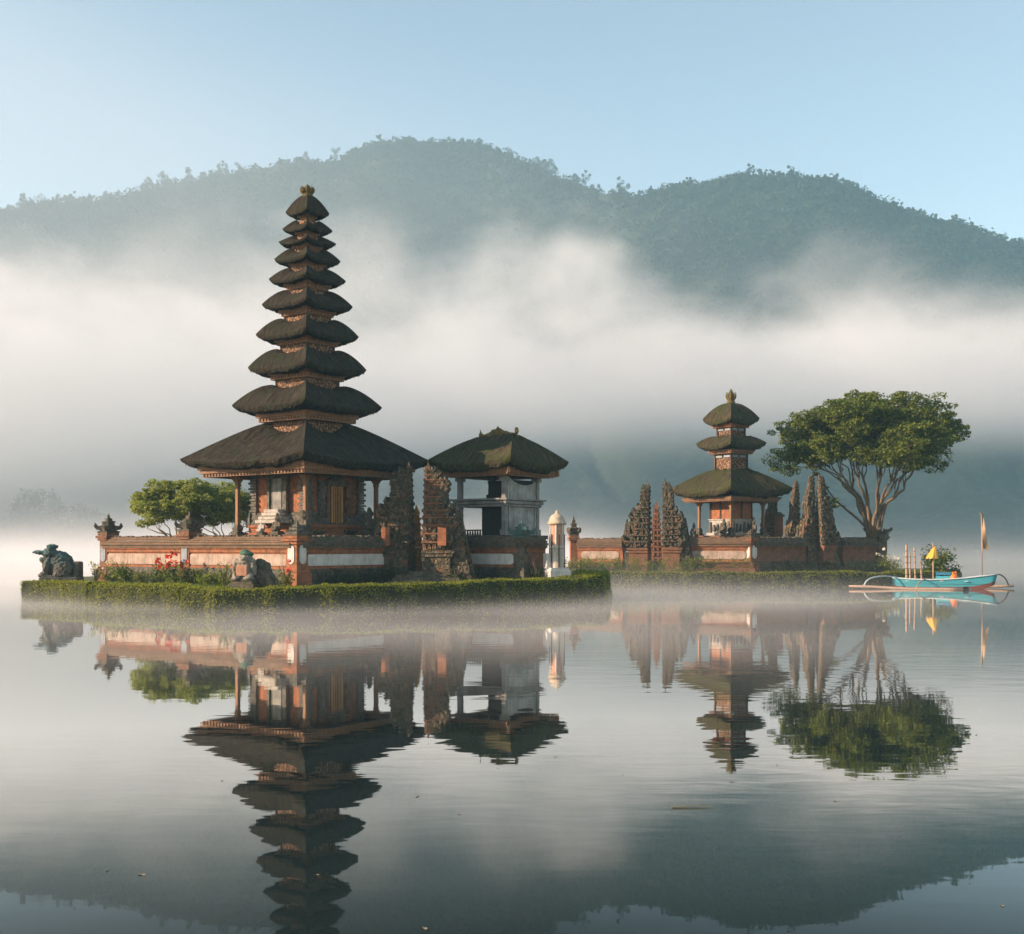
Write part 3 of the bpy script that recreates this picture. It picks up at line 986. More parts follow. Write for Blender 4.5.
# verandah pillars with flared heads and carved feet
def pillar(parent, x, y, z0, z1, r, mat, foot):
    m = MB()
    m.sq([(r * 0.95, z0), (r * 0.85, z1 - 0.45), (r * 1.15, z1 - 0.38), (r * 1.0, z1 - 0.3), (r * 1.9, z1 - 0.12), (r * 2.6, z1 - 0.05), (r * 2.6, z1)], (x, y, 0))
    p = m.build('pillar', mat, parent)
    m = MB()
    m.sq([(r * 2.3, z0), (r * 2.4, z0 + 0.12), (r * 1.5, z0 + 0.2), (r * 1.9, z0 + 0.34), (r * 1.2, z0 + 0.55)], (x, y, 0))
    m.build('pillar_foot', foot, p, jitter=0.01)
    return p
for sx in (-1, 1):
    for sy in (-1, 1):
        pillar(mer, sx * 2.42, sy * 2.42, PZ, zat(478.5, 60) + 0.02, 0.10, BROWNWOOD, CARVED_DARK)

# ================================================================== COMPOUND WALLS
def stadium(cx, cz, w, h, n=8, bottom_only=False):
    r = min(w, h) / 2
    pts = []
    if h > w:
        return [(cx + r * math.cos(math.pi * k / n), cz + h / 2 - r + r * math.sin(math.pi * k / n)) for k in range(n + 1)] + [(cx + r * math.cos(math.pi + math.pi * k / n), cz - h / 2 + r + r * math.sin(math.pi + math.pi * k / n)) for k in range(n + 1)]
    for k in range(n + 1):
        a = -math.pi / 2 + math.pi * k / n
        pts.append((cx + w / 2 - r + r * math.cos(a), cz + r * math.sin(a)))
    for k in range(n + 1):
        a = math.pi / 2 + math.pi * k / n
        pts.append((cx - w / 2 + r + r * math.cos(a), cz + r * math.sin(a)))
    return pts
def between(p, q):
    p = Vector(p); q = Vector(q)
    v = q - p
    return p, v.length, math.atan2(v.y, v.x)
def wall(label, p, q, base, body, panel, band, coping, z0=GZ, th=0.55, panels=1, H=2.25, both=False):
    """compound wall from p to q, its front on the right hand when walking from p to q"""
    o, L, a = between(p, q)
    w = thing('compound_wall', label, 'temple wall', (o.x, o.y, z0), a, 'walls round the temple courts')
    k = H / 2.25
    m = MB()
    m.box((L / 2, 0, 0.28 * k), (L, th + 0.22, 0.56 * k + 0.1)); m.box((L / 2, 0, 0.66 * k), (L, th + 0.10, 0.2 * k))
    m.build('wall_foot', base, w, bevel=0.015)
    m = MB(); m.box((L / 2, 0, 1.13 * k), (L, th - 0.06, 0.74 * k)); m.box((L / 2, 0, 0.80 * k), (L, th + 0.04, 0.08 * k))
    m.build('wall_body', body, w)
    m = MB(); m.box((L / 2, 0, 1.56 * k), (L, th + 0.06, 0.14 * k)); m.box((L / 2, 0, 1.67 * k), (L, th + 0.16, 0.08 * k))
    m.build('orange_band', band, w, bevel=0.012)
    m = MB()
    for z, t_, hh in ((1.775, 0.30, 0.13), (1.89, 0.44, 0.10), (2.00, 0.28, 0.12), (2.10, 0.12, 0.08), (2.19, 0.0, 0.10)):
        m.box((L / 2, 0, z * k), (L, th + t_, hh * k - 0.004))
    g = np.random.default_rng(int(L * 100))
    for i in range(int(L / 0.16)):      # worn bricks and small carvings along the top
        x = (i + 0.5) * 0.16
        if g.random() < 0.8:
            m.box((x, g.uniform(-0.12, 0.12), 2.25 * k + g.uniform(-0.02, 0.03)), (0.13, g.uniform(0.2, 0.4), 0.07))
        for sy in (-1, 1):
            m.box((x, sy * (th / 2 + 0.13), 1.955 * k), (0.07, 0.07, 0.055))
    m.build('coping', coping, w, jitter=0.012)
    if panel is not None:
        pl = L / panels
        for i in range(panels):
            for sy in ((-1, 1) if both else (-1,)):
                m = MB()
                y0 = sy * (th / 2 - 0.03)
                m.prism(stadium((i + 0.5) * pl, 1.16 * k, pl - 0.5, 0.52 * k), min(y0, y0 + sy * 0.045), max(y0, y0 + sy * 0.045))
                m.build('plaster_panel', panel, w)
    return w
def wall_post(label, p, rz, mat, plaque, crown, H=2.6, w=0.62, ears=True, z0=GZ, crown_h=0.95, seed=0):
    """corner post with a pale plaque, stepped cap, carved ears and a pointed finial"""
    o = thing('wall_post', label, 'temple post', (p[0], p[1], z0), rz, 'carved posts of the temple walls')
    m = MB()
    m.box((0, 0, 0.3), (w + 0.24, w + 0.24, 0.62)); m.box((0, 0, 0.68), (w + 0.12, w + 0.12, 0.14)); m.box((0, 0, (0.75 + H - 0.5) / 2), (w, w, H - 0.5 - 0.75 + 0.1))
    m.box((0, 0, H - 0.42), (w + 0.16, w + 0.16, 0.12)); m.box((0, 0, H - 0.29), (w + 0.30, w + 0.30, 0.12)); m.box((0, 0, H - 0.15), (w + 0.14, w + 0.14, 0.14))
    m.build('shaft', mat, o, bevel=0.015)
    if plaque is not None:
        m = MB()
        for ax in (0, math.pi / 2, -math.pi / 2):
            m.prism(stadium(0, 1.42, 0.40, 0.86), -w / 2 - 0.035, -w / 2 + 0.02, M=Matrix.Rotation(ax, 4, 'Z'))
        m.build('plaque', plaque, o)
    m = MB()
    z = H - 0.08
    prof = [(w * 0.62, 0), (w * 0.66, 0.08), (w * 0.46, 0.12), (w * 0.52, 0.30), (w * 0.60, 0.36), (w * 0.34, 0.42), (w * 0.36, 0.55), (w * 0.42, 0.60), (w * 0.20, 0.66), (w * 0.22, 0.76), (w * 0.10, 0.82), (0.03, 1.0)]
    m.sq([(r, z + q * crown_h) for r, q in prof])
    if ears:
        for a in range(4):
            M = Matrix.Rotation(a * math.pi / 2, 4, 'Z')
            m.prism([(w * 0.4, z + 0.1), (w * 0.95, z + 0.16), (w * 1.12, z + 0.34), (w * 1.02, z + 0.52), (w * 0.86, z + 0.36), (w * 0.62, z + 0.34), (w * 0.4, z + 0.42)], -0.11, 0.11, M=M @ Matrix.Rotation(math.pi / 4, 4, 'Z'))
    m.build('crown', crown, o, jitter=0.03)
    return o

C1 = at(297, 53.5)
U = Vector((-0.816, 0.578)); V = Vector((0.578, 0.816))
C1v = Vector(C1)
P_left = C1v + U * 13.6
P_mid = C1v + U * 7.26
P_gate = C1v + V * 6.1
RZ_L = math.atan2(-U.y, -U.x)
wall('sunlit temple wall at the far left behind the red flowers', P_left, P_mid, CARVED, ORANGE, PINKISH, ORANGE, TANBRICK)
wall('sunlit temple wall directly behind the squat statue with the green cap', P_mid, C1v, CARVED, ORANGE, PINKISH, ORANGE, TANBRICK)
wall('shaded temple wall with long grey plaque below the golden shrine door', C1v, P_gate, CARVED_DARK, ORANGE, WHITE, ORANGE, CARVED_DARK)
wall_post('leftmost carved wall post, with eared stone finial near the teal frog', P_left, RZ_L, REDBRICK, BLUEGREY, CARVED_DARK, 2.55, 0.62, seed=1)
wall_post('carved wall post with eared finial in front of the pale small trees', P_mid, RZ_L, REDBRICK, BLUEGREY, CARVED_DARK, 2.6, 0.66, seed=2)
wall_post('short corner wall post with two pale plaques below the tall tower', C1v, RZ_L, ORANGE, WHITE, CARVED, 2.35, 0.7, ears=False, crown_h=0.62, seed=3)
wall_post('narrow wall post with pale plaque beside the left half of the large split gate', C1v + V * 6.4, RZ_L, ORANGE, BLUEGREY, CARVED_DARK, 2.3, 0.6, ears=False, crown_h=0.4, seed=4)

# ================================================================== SPLIT GATES
def split_gate(label, p, rz, sgn, W, D, H, brick, ornament, cat='split gate', group='halves of the split temple gates', seed=1, base_frac=0.30, wing=True, n=11, full=0.85, base_mat=None):
    """one half of a split gate: sheer flat inner face at x=0, stepping outwards to x=sgn*W"""
    g = np.random.default_rng(seed)
    o = thing('split_gate_half', label, cat, (p[0], p[1], GZ - 0.05), rz, group)
    hb = H * base_frac
    m = MB()
    def slab(x0, x1, d, z0, z1):
        m.box((sgn * (x0 + x1) / 2, 0, (z0 + z1) / 2), (abs(x1 - x0), d, z1 - z0))
    slab(0, W * 1.05, D * 1.25, 0, hb * 0.22); slab(0, W * 0.98, D * 1.12, hb * 0.22, hb * 0.34); slab(0, W * 0.9, D, hb * 0.34, hb * 0.8)
    slab(0, W * 0.98, D * 1.12, hb * 0.8, hb * 0.9); slab(0, W * 1.04, D * 1.2, hb * 0.9, hb)
    m.build('gate_base', base_mat or brick, o, bevel=0.015)
    m = MB()
    orn = MB()
    z = hb
    hs = np.array([1.0 - 0.045 * k for k in range(n)]); hs = hs / hs.sum() * (H - hb)
    for k in range(n):
        f = (z - hb) / (H - hb)
        w = W * (0.82 * (1 - f) ** full + 0.12) * (1.0 + 0.20 * math.sin(f * 13 + seed))
        d = D * (0.82 * (1 - f) ** 0.75 + 0.16)
        h = hs[k]
        slab(0, w * 0.86, d * 0.84, z, z + h * 0.62); slab(0, w * 0.97, d * 0.97, z + h * 0.62, z + h * 0.80 - 0.003); slab(0, w * 1.13, d * 1.14, z + h * 0.80, z + h - 0.003)
        # antefix at the outer end: an upturned stone flame
        e = min(0.34, max(0.16, w * 0.36))
        for yy in (-d * 0.36, 0, d * 0.36):
            orn.prism([(sgn * (w * 0.86), z + h * 0.2), (sgn * (w + e * 0.45), z + h * 0.35), (sgn * (w + e * 0.95), z + h * 1.15), (sgn * (w + e * 0.55), z + h * 1.9), (sgn * (w + e * 0.40), z + h * 1.2), (sgn * (w * 0.86), z + h * 1.0)], yy - d * 0.13, yy + d * 0.13)
        # lumps of carving on both faces
        for sy in (-1, 1):
            for q in range(max(2, int(w / 0.22))):
                x = w * (q + 0.5) / max(2, int(w / 0.22))
                s_ = g.uniform(0.10, 0.22) * (1 - 0.45 * f)
                orn.box((sgn * x, sy * d * 0.47, z + h * g.uniform(0.25, 0.7)), (s_ * 1.1, s_ * 0.9, s_ * g.uniform(1.0, 1.9)), taper=g.uniform(0.25, 0.9))
            for q in range(2):
                x = w * g.uniform(0.25, 0.95)
                orn.box((sgn * x, sy * d * 0.5, z + h * 1.12), (0.13, 0.10, h * 0.55), taper=0.2)
        for (xx, zf, rr) in ((w + 0.02, 0.75, 0.23), (w * 0.99, 0.25, 0.17), (w * 0.45, 0.6, 0.15), (0.02, 0.85, 0.12)):   # curled stone lobes
            rr *= (1 - 0.42 * f) * g.uniform(0.8, 1.2)
            for sy in (-1, 1):
                orn.lathe([(rr * 0.3, -rr * 1.05), (rr * 0.85, -rr * 0.5), (rr, 0.1 * rr), (rr * 0.7, rr * 0.7), (rr * 0.2, rr * 1.25)], (sgn * (xx - rr * 0.2), sy * d * g.uniform(0.18, 0.42), z + h * zf), 7, 1.0, 0.85, g.uniform(0, 1))
        for q in range(2):              # broken, weathered lumps
            x = w * g.uniform(0.15, 1.08)
            s_ = g.uniform(0.12, 0.30) * (1 - 0.5 * f)
            orn.box((sgn * x, g.choice([-1, 1]) * d * g.uniform(0.38, 0.56), z + h * g.uniform(0, 1)), (s_, s_, s_ * g.uniform(0.8, 1.8)), rz=g.uniform(0, 1.5), taper=g.uniform(0.3, 1.0))
        for q in range(1):
            s_ = g.uniform(0.16, 0.34) * (1 - 0.45 * f)
            orn.box((sgn * w * g.uniform(0.95, 1.18), d * g.uniform(-0.4, 0.4), z + h * g.uniform(0.2, 1.2)), (s_, s_, s_ * g.uniform(1.0, 2.0)), rz=g.uniform(0, 1.5), taper=g.uniform(0.1, 0.7))
        z += h
    slab(0, W * 0.16, D * 0.2, z, z + H * 0.035)
    orn.box((sgn * W * 0.09, 0, z + H * 0.04), (W * 0.14, D * 0.14, H * 0.07), taper=0.15)
    m.build('gate_shaft', brick, o, jitter=0.02)
    if wing:                            # low stepped shoulder outside the tall part
        zw = 0
        for k in range(7):
            ww = W * (0.62 - 0.07 * k); hh = H * 0.085
            orn.box((sgn * (W * 0.92 + ww / 2), 0, zw + hh / 2), (ww, D * (0.8 - 0.05 * k), hh - 0.02))
            orn.box((sgn * (W * 0.92 + ww), 0, zw + hh * 0.9), (0.2, D * 0.4, hh * 1.1), taper=0.2)
            zw += hh
    orn.build('carved_ornament', ornament, o, jitter=0.03)
    return o
RG = R(-12)
gA = at(411.5, 58.2); gB = at(425.5, 57.6)
ga = split_gate('mossy left half of the large split gate, beside the tall tower', gA, RG, -1, 1.50, 1.25, 5.55, GATESTONE, GATESTONE, seed=3, n=12, full=0.52)
gb = split_gate('right half of the large split gate, beside the grey pavilion', gB, RG, 1, 1.55, 1.25, 5.5, REDBRICK, GATESTONE, base_mat=GATESTONE, seed=4, n=12, full=0.55)
for o, sx in ((ga, -1), (gb, 1)):       # orange plaster blocks at the foot of each half
    m = MB(); m.box((sx * 1.05, -0.79, 2.3), (0.42, 0.12, 0.9))
    m.build('orange_block', ORANGE, o, bevel=0.015)
# golden-lit carved stele seen in the gap
def stele(label, p, rz, H, w, mat, seed, name='carved_stele', group=None):
    o = thing(name, label, 'carved shrine', (p[0], p[1], GZ - 0.05), rz, group)
    m = MB(); z = 0; g = np.random.default_rng(seed)
    n = 12
    for k in range(n):
        f = k / n; h = H * 0.92 / n
        ww = w * (1 - 0.72 * f ** 1.3)
        m.box((0, 0, z + h * 0.3), (ww * 0.82, ww * 0.72, h * 0.62)); m.box((0, 0, z + h * 0.8), (ww, ww * 0.9, h * 0.36))
        for sx in (-1, 1):
            m.box((sx * ww * 0.46, -ww * 0.3, z + h), (ww * 0.2, ww * 0.3, h * 0.9), taper=0.2)
            m.box((sx * ww * 0.2, -ww * 0.43, z + h * 0.45), (ww * 0.2, ww * 0.14, h * 0.7), taper=0.4)
        z += h
    m.box((0, 0, z + H * 0.04), (w * 0.24, w * 0.24, H * 0.1), taper=0.1)
    m.build('stele_body', mat, o, jitter=0.03)
    m = MB(); m.box((0, 0, 0.16), (w * 1.35, w * 1.25, 0.34)); m.box((0, 0, 0.4), (w * 1.15, w * 1.05, 0.14))
    m.build('stele_foot', CARVED_DARK, o, bevel=0.02)
    return o
GOLDLITSTELE = stone_mat('golden_lit_stone', (0.14, 0.075, 0.03), (0.50, 0.29, 0.10), (0.10, 0.085, 0.03), 0.1)  # golden light on the stele is put into this stone colour
stele('narrow golden-lit carved shrine standing in the gap of the large split gate', at(416.5, 60.5), RG, 3.9, 0.85, GOLDLITSTELE, 5)
# stone steps in front of the gate
st = thing('stone_steps', 'dark stone steps leading up to the large split gate', 'steps', (*at(425, 55.9), GZ - 0.03), R(-4))
for k in range(4):
    m = MB(); m.box((0, k * 0.42, 0.09 + k * 0.15), (3.4 - 0.2 * k, 0.46, 0.16 + 0.02))
    m.build('step', CARVED_DARK, st, bevel=0.02)

# ================================================================== PAVILION
QX, QY = at(498.5, 61.5)
pav = thing('pavilion', 'two-storey grey pavilion with one mossy hipped thatch roof', 'pavilion', (QX, QY, 0), ROT1)
ks = 61.5 / F
def zp(y): return zat(y, 61.5)
# roof with a short ridge: local x runs along the ridge
thatch_roof('thatched_roof', pav, 2.62, 2.62, 1.02, 0.16, zp(467.5), zp(436.0), 0.52, 1.22, THATCH_MOSSY, 0.0, 0.06, 77, 34)
m = MB()
g = np.random.default_rng(9)
for k in range(16):
    x = -0.95 + k * 0.127
    hgt = 0.18 + 0.34 * math.exp(-((x + 0.05) / 0.42) ** 2) + g.uniform(-0.03, 0.05)
    m.lathe([(0.12, 0), (0.14, hgt * 0.5), (0.10, hgt * 0.8), (0.01, hgt)], (x, g.uniform(-0.05, 0.05), zp(437.2)), 7)
for x in (-1.12, 1.12):
    m.tube([(x, 0, zp(439)), (x * 1.04, 0, zp(433)), (x * 1.0, 0, zp(428.5))], [0.13, 0.11, 0.05], 7)
m.build('ridge_crest', GOLDSTONE, pav, jitter=0.06)
eave_beam('eave_beam', pav, 1.92, zp(478), zp(470), BROWNWOOD, 3, 0.10)
for sx in (-1, 1):
    for sy in (-1, 1):
        m = MB()
        m.prism([(0, zp(478)), (0.42, zp(476)), (0.42, zp(470.5)), (0, zp(470.5))], -0.06, 0.06, M=Matrix.Translation((sx * 1.95, sy * 1.95, 0)) @ Matrix.Rotation(math.atan2(sy, sx), 4, 'Z'))
        m.build('corner_bracket', BROWNWOOD, pav)
b = 1.40
FZ = zp(535.5)
m = MB()
m.box((0, 0, (GZ + FZ) / 2 - 0.1), (3.5, 3.5, FZ - GZ)); m.box((0, 0, FZ - 0.1), (3.7, 3.7, 0.2))
m.build('plinth', CARVED_DARK, pav, bevel=0.02)
for sx in (-1, 1):
    for sy in (-1, 1):
        m = MB()
        m.box((sx * b, sy * b, (FZ + zp(476)) / 2), (0.24, 0.24, zp(476) - FZ))
        m.box((sx * b, sy * b, zp(480.5)), (0.40, 0.40, 0.18)); m.box((sx * b, sy * b, FZ + 0.15), (0.36, 0.36, 0.3))
        m.build('column', CONCRETE, pav, bevel=0.012)
m = MB(); m.box((0, 0, zp(503.5)), (3.36, 3.36, 0.16)); m.box((0, 0, zp(500.6)), (3.56, 3.56, 0.10)); m.box((0, 0, zp(506.5)), (3.2, 3.2, 0.12))
m.build('upper_floor', CONCRETE, pav, bevel=0.012)
# right hand face: grey plaster panels on both storeys
m = MB()
m.box((b, 0, (FZ + zp(507.5)) / 2), (0.14, 2.52, zp(507.5) - FZ))
for yy in (-1.15, 1.15):
    m.box((b + 0.05, yy, (FZ + zp(507.5)) / 2), (0.14, 0.12, zp(507.5) - FZ))
pw_ = m.build('plaster_wall', GREYPLASTER, pav)
arch = [(-1.26, zp(499.5)), (1.26, zp(499.5)), (1.26, zp(478))] + [(1.26 - 2.52 * k / 12, zp(478) - 0.34 * math.sin(math.pi * k / 12) ** 0.7 - 0.18 + 0.02 * k) for k in range(1, 12)] + [(-1.26, zp(486))]
m = MB(); m.prism(arch, -b - 0.06, -b + 0.06, M=RX)
m.build('plaster_wall', GREYPLASTER, pav)
# dark inner wall of the lower storey and a railed loft above
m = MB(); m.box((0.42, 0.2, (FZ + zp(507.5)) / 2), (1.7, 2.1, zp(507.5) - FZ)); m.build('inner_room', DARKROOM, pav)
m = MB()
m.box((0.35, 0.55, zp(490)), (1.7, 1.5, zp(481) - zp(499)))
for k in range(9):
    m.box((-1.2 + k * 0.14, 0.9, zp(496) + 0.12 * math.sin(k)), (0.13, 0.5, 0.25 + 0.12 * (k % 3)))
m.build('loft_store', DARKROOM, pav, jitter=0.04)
m = MB(); m.box((-0.25, b, (FZ + zp(480)) / 2), (0.2, 0.2, zp(480) - FZ)); m.build('inner_post', CONCRETE, pav)
m = MB()
for k in range(7):
    m.box((-1.2 + 0.16 * k, -1.25 + 0.0 * k, FZ + 0.14), (0.09, 0.09, 0.28), taper=0.5)
m.box((-0.75, -1.25, FZ + 0.26), (1.1, 0.12, 0.07))
m.build('low_rail', DARKWOOD, pav)
Q = Vector((QX, QY))
PW0 = Q + U * 2.2 - V * 2.35
PW1 = Q - U * 3.1 - V * 2.35
wall('shaded temple wall with long pale plaque in front of the grey pavilion', PW0, PW1, CARVED_DARK, ORANGE, WHITE, ORANGE, CARVED_DARK)
wall('short dark return of the wall beside the white brick pillar', PW1, PW1 + V * 1.6, CARVED_DARK, REDBRICK, None, ORANGE, CARVED_DARK)
wall_post('carved corner post with pale bluish finial between pavilion and white pillar', PW1, RZ_L, CARVED_DARK, None, TEAL, 2.3, 0.6, ears=True, crown_h=0.8, seed=6)  # the post's shade is painted in by using the darker stone

# ================================================================== WHITE PILLAR SHRINE
wx, wy = at(557, 57.6)
wp = thing('pillar_shrine', 'round white and red brick pillar with pale domed cap', 'shrine pillar', (wx, wy, GZ - 0.03), R(20))
wp.scale = (0.80, 0.80, 0.92)
m = MB(); m.box((0, 0, 0.35), (1.35, 1.2, 0.75)); m.box((0, 0, 0.78), (1.2, 1.05, 0.14)); m.box((-0.45, 0.2, 1.2), (0.5, 0.6, 0.8))
m.build('base', WHITE, wp, bevel=0.02)
m = MB(); m.lathe([(0.41, 0.84), (0.41, 1.84), (0.47, 1.88), (0.47, 1.98), (0.41, 2.02)], n=20); m.build('white_shaft', plaster_mat('cream_plaster', (0.36, 0.32, 0.26), (0.58, 0.53, 0.45), 0.4), wp)
m = MB(); m.lathe([(0.40, 2.0), (0.40, 3.1)], n=20); m.build('brick_shaft', brick_mat('pale_red_brick', (0.52, 0.22, 0.13), (0.60, 0.30, 0.19), (0.55, 0.45, 0.37), 0.0, 1.0, 0.15), wp, smooth=False)
for k in range(6):
    a = k * math.pi / 3
    m = MB(); m.tube([(0.43 * math.cos(a), 0.43 * math.sin(a), 2.0), (0.43 * math.cos(a), 0.43 * math.sin(a), 3.12)], 0.045, 6)
    m.build('colonnette', WHITE, wp)
    m = MB(); m.tube([(0.47 * math.cos(a + 0.4), 0.47 * math.sin(a + 0.4), 0.8), (0.46 * math.cos(a + 0.4), 0.46 * math.sin(a + 0.4), 2.6)], 0.035, 6)
    m.build('dark_rod', DARKWOOD, wp)
m = MB(); m.lathe([(0.46, 3.08), (0.56, 3.14), (0.58, 3.20), (0.50, 3.24), (0.50, 3.34), (0.44, 3.38), (0.46, 3.44), (0.42, 3.50), (0.34, 3.58), (0.20, 3.66), (0.12, 3.70), (0.10, 3.78), (0.04, 3.86)], n=20)
m.build('domed_cap', plaster_mat('warm_white_plaster', (0.34, 0.27, 0.19), (0.52, 0.43, 0.33), 0.5), wp, smooth=True)

# ================================================================== SECOND COURT
K2 = 1 / 3.892
D2 = 83.0
def z2(zy): return zat(370 + zy * K2, D2)
S_2 = D2 / F * K2                      # metres per pixel of the enlargement
T2X, T2Y = at(731, D2)
VW = Vector((T2X, T2Y)).normalized()
PR = Vector((VW.y, -VW.x))             # to the right as seen from the shore
U2 = (VW - PR).normalized(); V2 = (VW + PR).normalized()
ROT2 = math.atan2(-U2.y, -U2.x)
tw = thing('temple_tower', 'small three-roofed mossy temple tower with open pillared shrine room', 'temple tower', (T2X, T2Y, 0), ROT2)
def hs2(half): return half * S_2 / S2
thatch_roof('thatched_roof', tw, hs2(235), hs2(235), hs2(66), hs2(66), z2(480), z2(388), 0.55, 1.22, THATCH_MOSSY, 0.05, 0.06, 91, 30)
thatch_roof('thatched_roof', tw, hs2(135), hs2(135), hs2(56), hs2(56), z2(299), z2(258), 0.42, 1.6, THATCH_MOSSY, 0.05, 0.05, 92, 22)
thatch_roof('thatched_roof', tw, hs2(109), hs2(109), 0.12, 0.12, z2(203), z2(130), 0.40, 1.75, THATCH_MOSSY, 0.0, 0.05, 93, 20)
for (nh, za, zb, chd, c0, c1) in ((61, 330, 396, 90, 314, 329), (52, 226, 268, 76, 213, 227)):
    b2 = hs2(nh)
    m = MB(); m.box((0, 0, (z2(za) + z2(zb)) / 2), (2 * b2 - 0.1, 2 * b2 - 0.1, z2(za) - z2(zb)))
    nk = m.build('neck_room', CARVEPANEL, tw)
    for sx in (-1, 1):
        for sy in (-1, 1):
            m = MB(); m.box((sx * b2, sy * b2, (z2(za) + z2(zb)) / 2), (0.12, 0.12, z2(za) - z2(zb))); m.build('corner_post', DARKWOOD, nk)
    for s_ in (-0.5, 0.5):
        for rot in range(4):
            m = MB(); m.box((s_ * b2, -b2 + 0.01, z2(za + 8)), (b2 * 0.75, 0.06, 0.16), M=Matrix.Rotation(rot * math.pi / 2, 4, 'Z')); m.build('vent', BLUEGREY, nk)
    eave_beam('eave_beam', tw, hs2(chd) - 0.08, z2(c1), z2(c0), ORANGE if nh == 52 else BROWNWOOD, 2, 0.08)
ring_finial('finial', tw, z2(132), 0.30, 1.05, GOLDSTONE)
eave_beam('eave_beam', tw, hs2(195) - 0.2, z2(516), z2(498), BROWNWOOD, 3, 0.08)
m = MB(); m.box((0, 0, z2(500) + 0.03), (hs2(195) * 2, hs2(195) * 2, 0.05)); m.build('ceiling', DARKWOOD, tw)
F2 = z2(645)
m = MB(); m.box((0, 0, (GZ + F2) / 2 - 0.05), (3.7, 3.7, F2 - GZ)); m.box((0, 0, F2 - 0.1), (3.9, 3.9, 0.2))
m.build('plinth', REDBRICK, tw, bevel=0.02)
for sx in (-1, 1):
    for sy in (-1, 1):
        pillar(tw, sx * hs2(122), sy * hs2(122), F2, z2(515), 0.09, BROWNWOOD, CARVED_DARK)
for q in range(4):
    Mq = Matrix.Rotation(q * math.pi / 2, 4, 'Z')
    for s_ in (-0.33, 0.33):
        v_ = Mq @ Vector((s_ * hs2(122) * 1.0, -hs2(122), 0))
m = MB(); m.box((0, 0, (z2(583) + z2(515)) / 2), (2 * hs2(78), 2 * hs2(78), z2(515) - z2(583)))
rm = m.build('shrine_wall', ORANGE, tw)
for q in range(4):
    Mq = Matrix.Rotation(q * math.pi / 2, 4, 'Z')
    h7 = hs2(78)
    for s_ in (-1, 0):
        m = MB(); m.box((s_ * h7, -h7 - 0.02, (z2(583) + z2(515)) / 2), (0.1, 0.1, z2(515) - z2(583)), M=Mq); m.build('wall_post', DARKWOOD, rm)
m = MB(); h8 = hs2(84)
m.box((0, 0, (F2 + z2(583)) / 2), (2 * h8, 2 * h8, z2(583) - F2)); m.box((0, 0, F2 + 0.1), (2 * h8 + 0.3, 2 * h8 + 0.3, 0.2)); m.box((0, 0, z2(583)), (2 * h8 + 0.14, 2 * h8 + 0.14, 0.08))
m.build('shrine_base', PALESTONE, tw, bevel=0.02)
m = MB(); g = np.random.default_rng(15)
for q in range(2):
    Mq = Matrix.Rotation(q * math.pi / 2, 4, 'Z')
    for k in range(6):
        m.box((-h8 + (k + 0.5) * h8 / 3, -h8 - 0.06, (F2 + z2(583)) / 2 + g.uniform(-0.1, 0.1)), (0.24, 0.16, g.uniform(0.4, 0.8)), taper=0.5, M=Mq)
m.build('carved_relief', CARVED, tw, jitter=0.03)

C2 = Vector(at(751, 77.0))
L2 = Vector(at(688, 78.5))
R2 = C2 + V2 * 12.6
M2a = C2 + V2 * 4.9; M2b = C2 + V2 * 8.6
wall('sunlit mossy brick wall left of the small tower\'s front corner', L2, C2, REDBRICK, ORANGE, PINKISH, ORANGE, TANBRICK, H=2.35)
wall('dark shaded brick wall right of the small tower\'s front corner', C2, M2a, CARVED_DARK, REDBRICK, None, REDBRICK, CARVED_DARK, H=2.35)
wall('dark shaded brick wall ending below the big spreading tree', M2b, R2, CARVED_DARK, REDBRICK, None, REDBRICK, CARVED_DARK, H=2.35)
wall_post('corner post with white plaque in front of the small tower', C2, ROT2, REDBRICK, WHITE, CARVED_DARK, 2.45, 0.6, ears=False, crown_h=0.5, seed=7)
wall_post('dark end post of the wall under the big spreading tree', R2, ROT2, CARVED_DARK, None, CARVED_DARK, 2.7, 0.9, ears=True, crown_h=0.4, seed=8)
sb = thing('brick_terrace', 'low weathered brick terrace below the small tower\'s sunlit wall', 'terrace', (*(C2 - VW * 0.75 - PR * 1.7), GZ - 0.05), math.atan2(PR.y, PR.x))
m = MB(); m.box((0, 0, 0.22), (3.9, 1.1, 0.46)); m.build('terrace_course', REDBRICK, sb, bevel=0.02)
m = MB(); m.box((0.1, 0.15, 0.58), (3.5, 0.8, 0.26)); m.box((0.1, 0.2, 0.76), (3.3, 0.66, 0.10)); m.build('terrace_course', REDBRICK, sb, bevel=0.02)
WL0 = Vector(at(579, 80.5)); WL1 = Vector(at(624, 79.2))
wall('sunlit low brick wall left of the small split gate', WL0, WL1, REDBRICK, ORANGE, PINKISH, ORANGE, TANBRICK, H=2.3)
wall_post('carved stone post with tall eared finial right of the white brick pillar', WL0 + Vector((-0.35, 0.1)), R(5), ORANGE, None, CARVED_DARK, 2.6, 0.5, ears=True, crown_h=1.3, seed=9)
RG2 = R(-16)
split_gate('left half of the small split gate, sunlit brick with flat inner face', at(649.5, 79.0), RG2, -1, 1.35, 1.3, 5.75, GATESTONE, GATESTONE, base_mat=REDBRICK, seed=21, n=12)
split_gate('right half of the small split gate, next to the small tower', at(663.5, 78.6), RG2, 1, 1.30, 1.3, 5.85, GATESTONE, GATESTONE, base_mat=REDBRICK, seed=22, n=12)
stele('narrow carved brick shrine standing in the gap of the small split gate', at(656.5, 81.5), RG2, 4.9, 0.95, REDBRICK, 23)
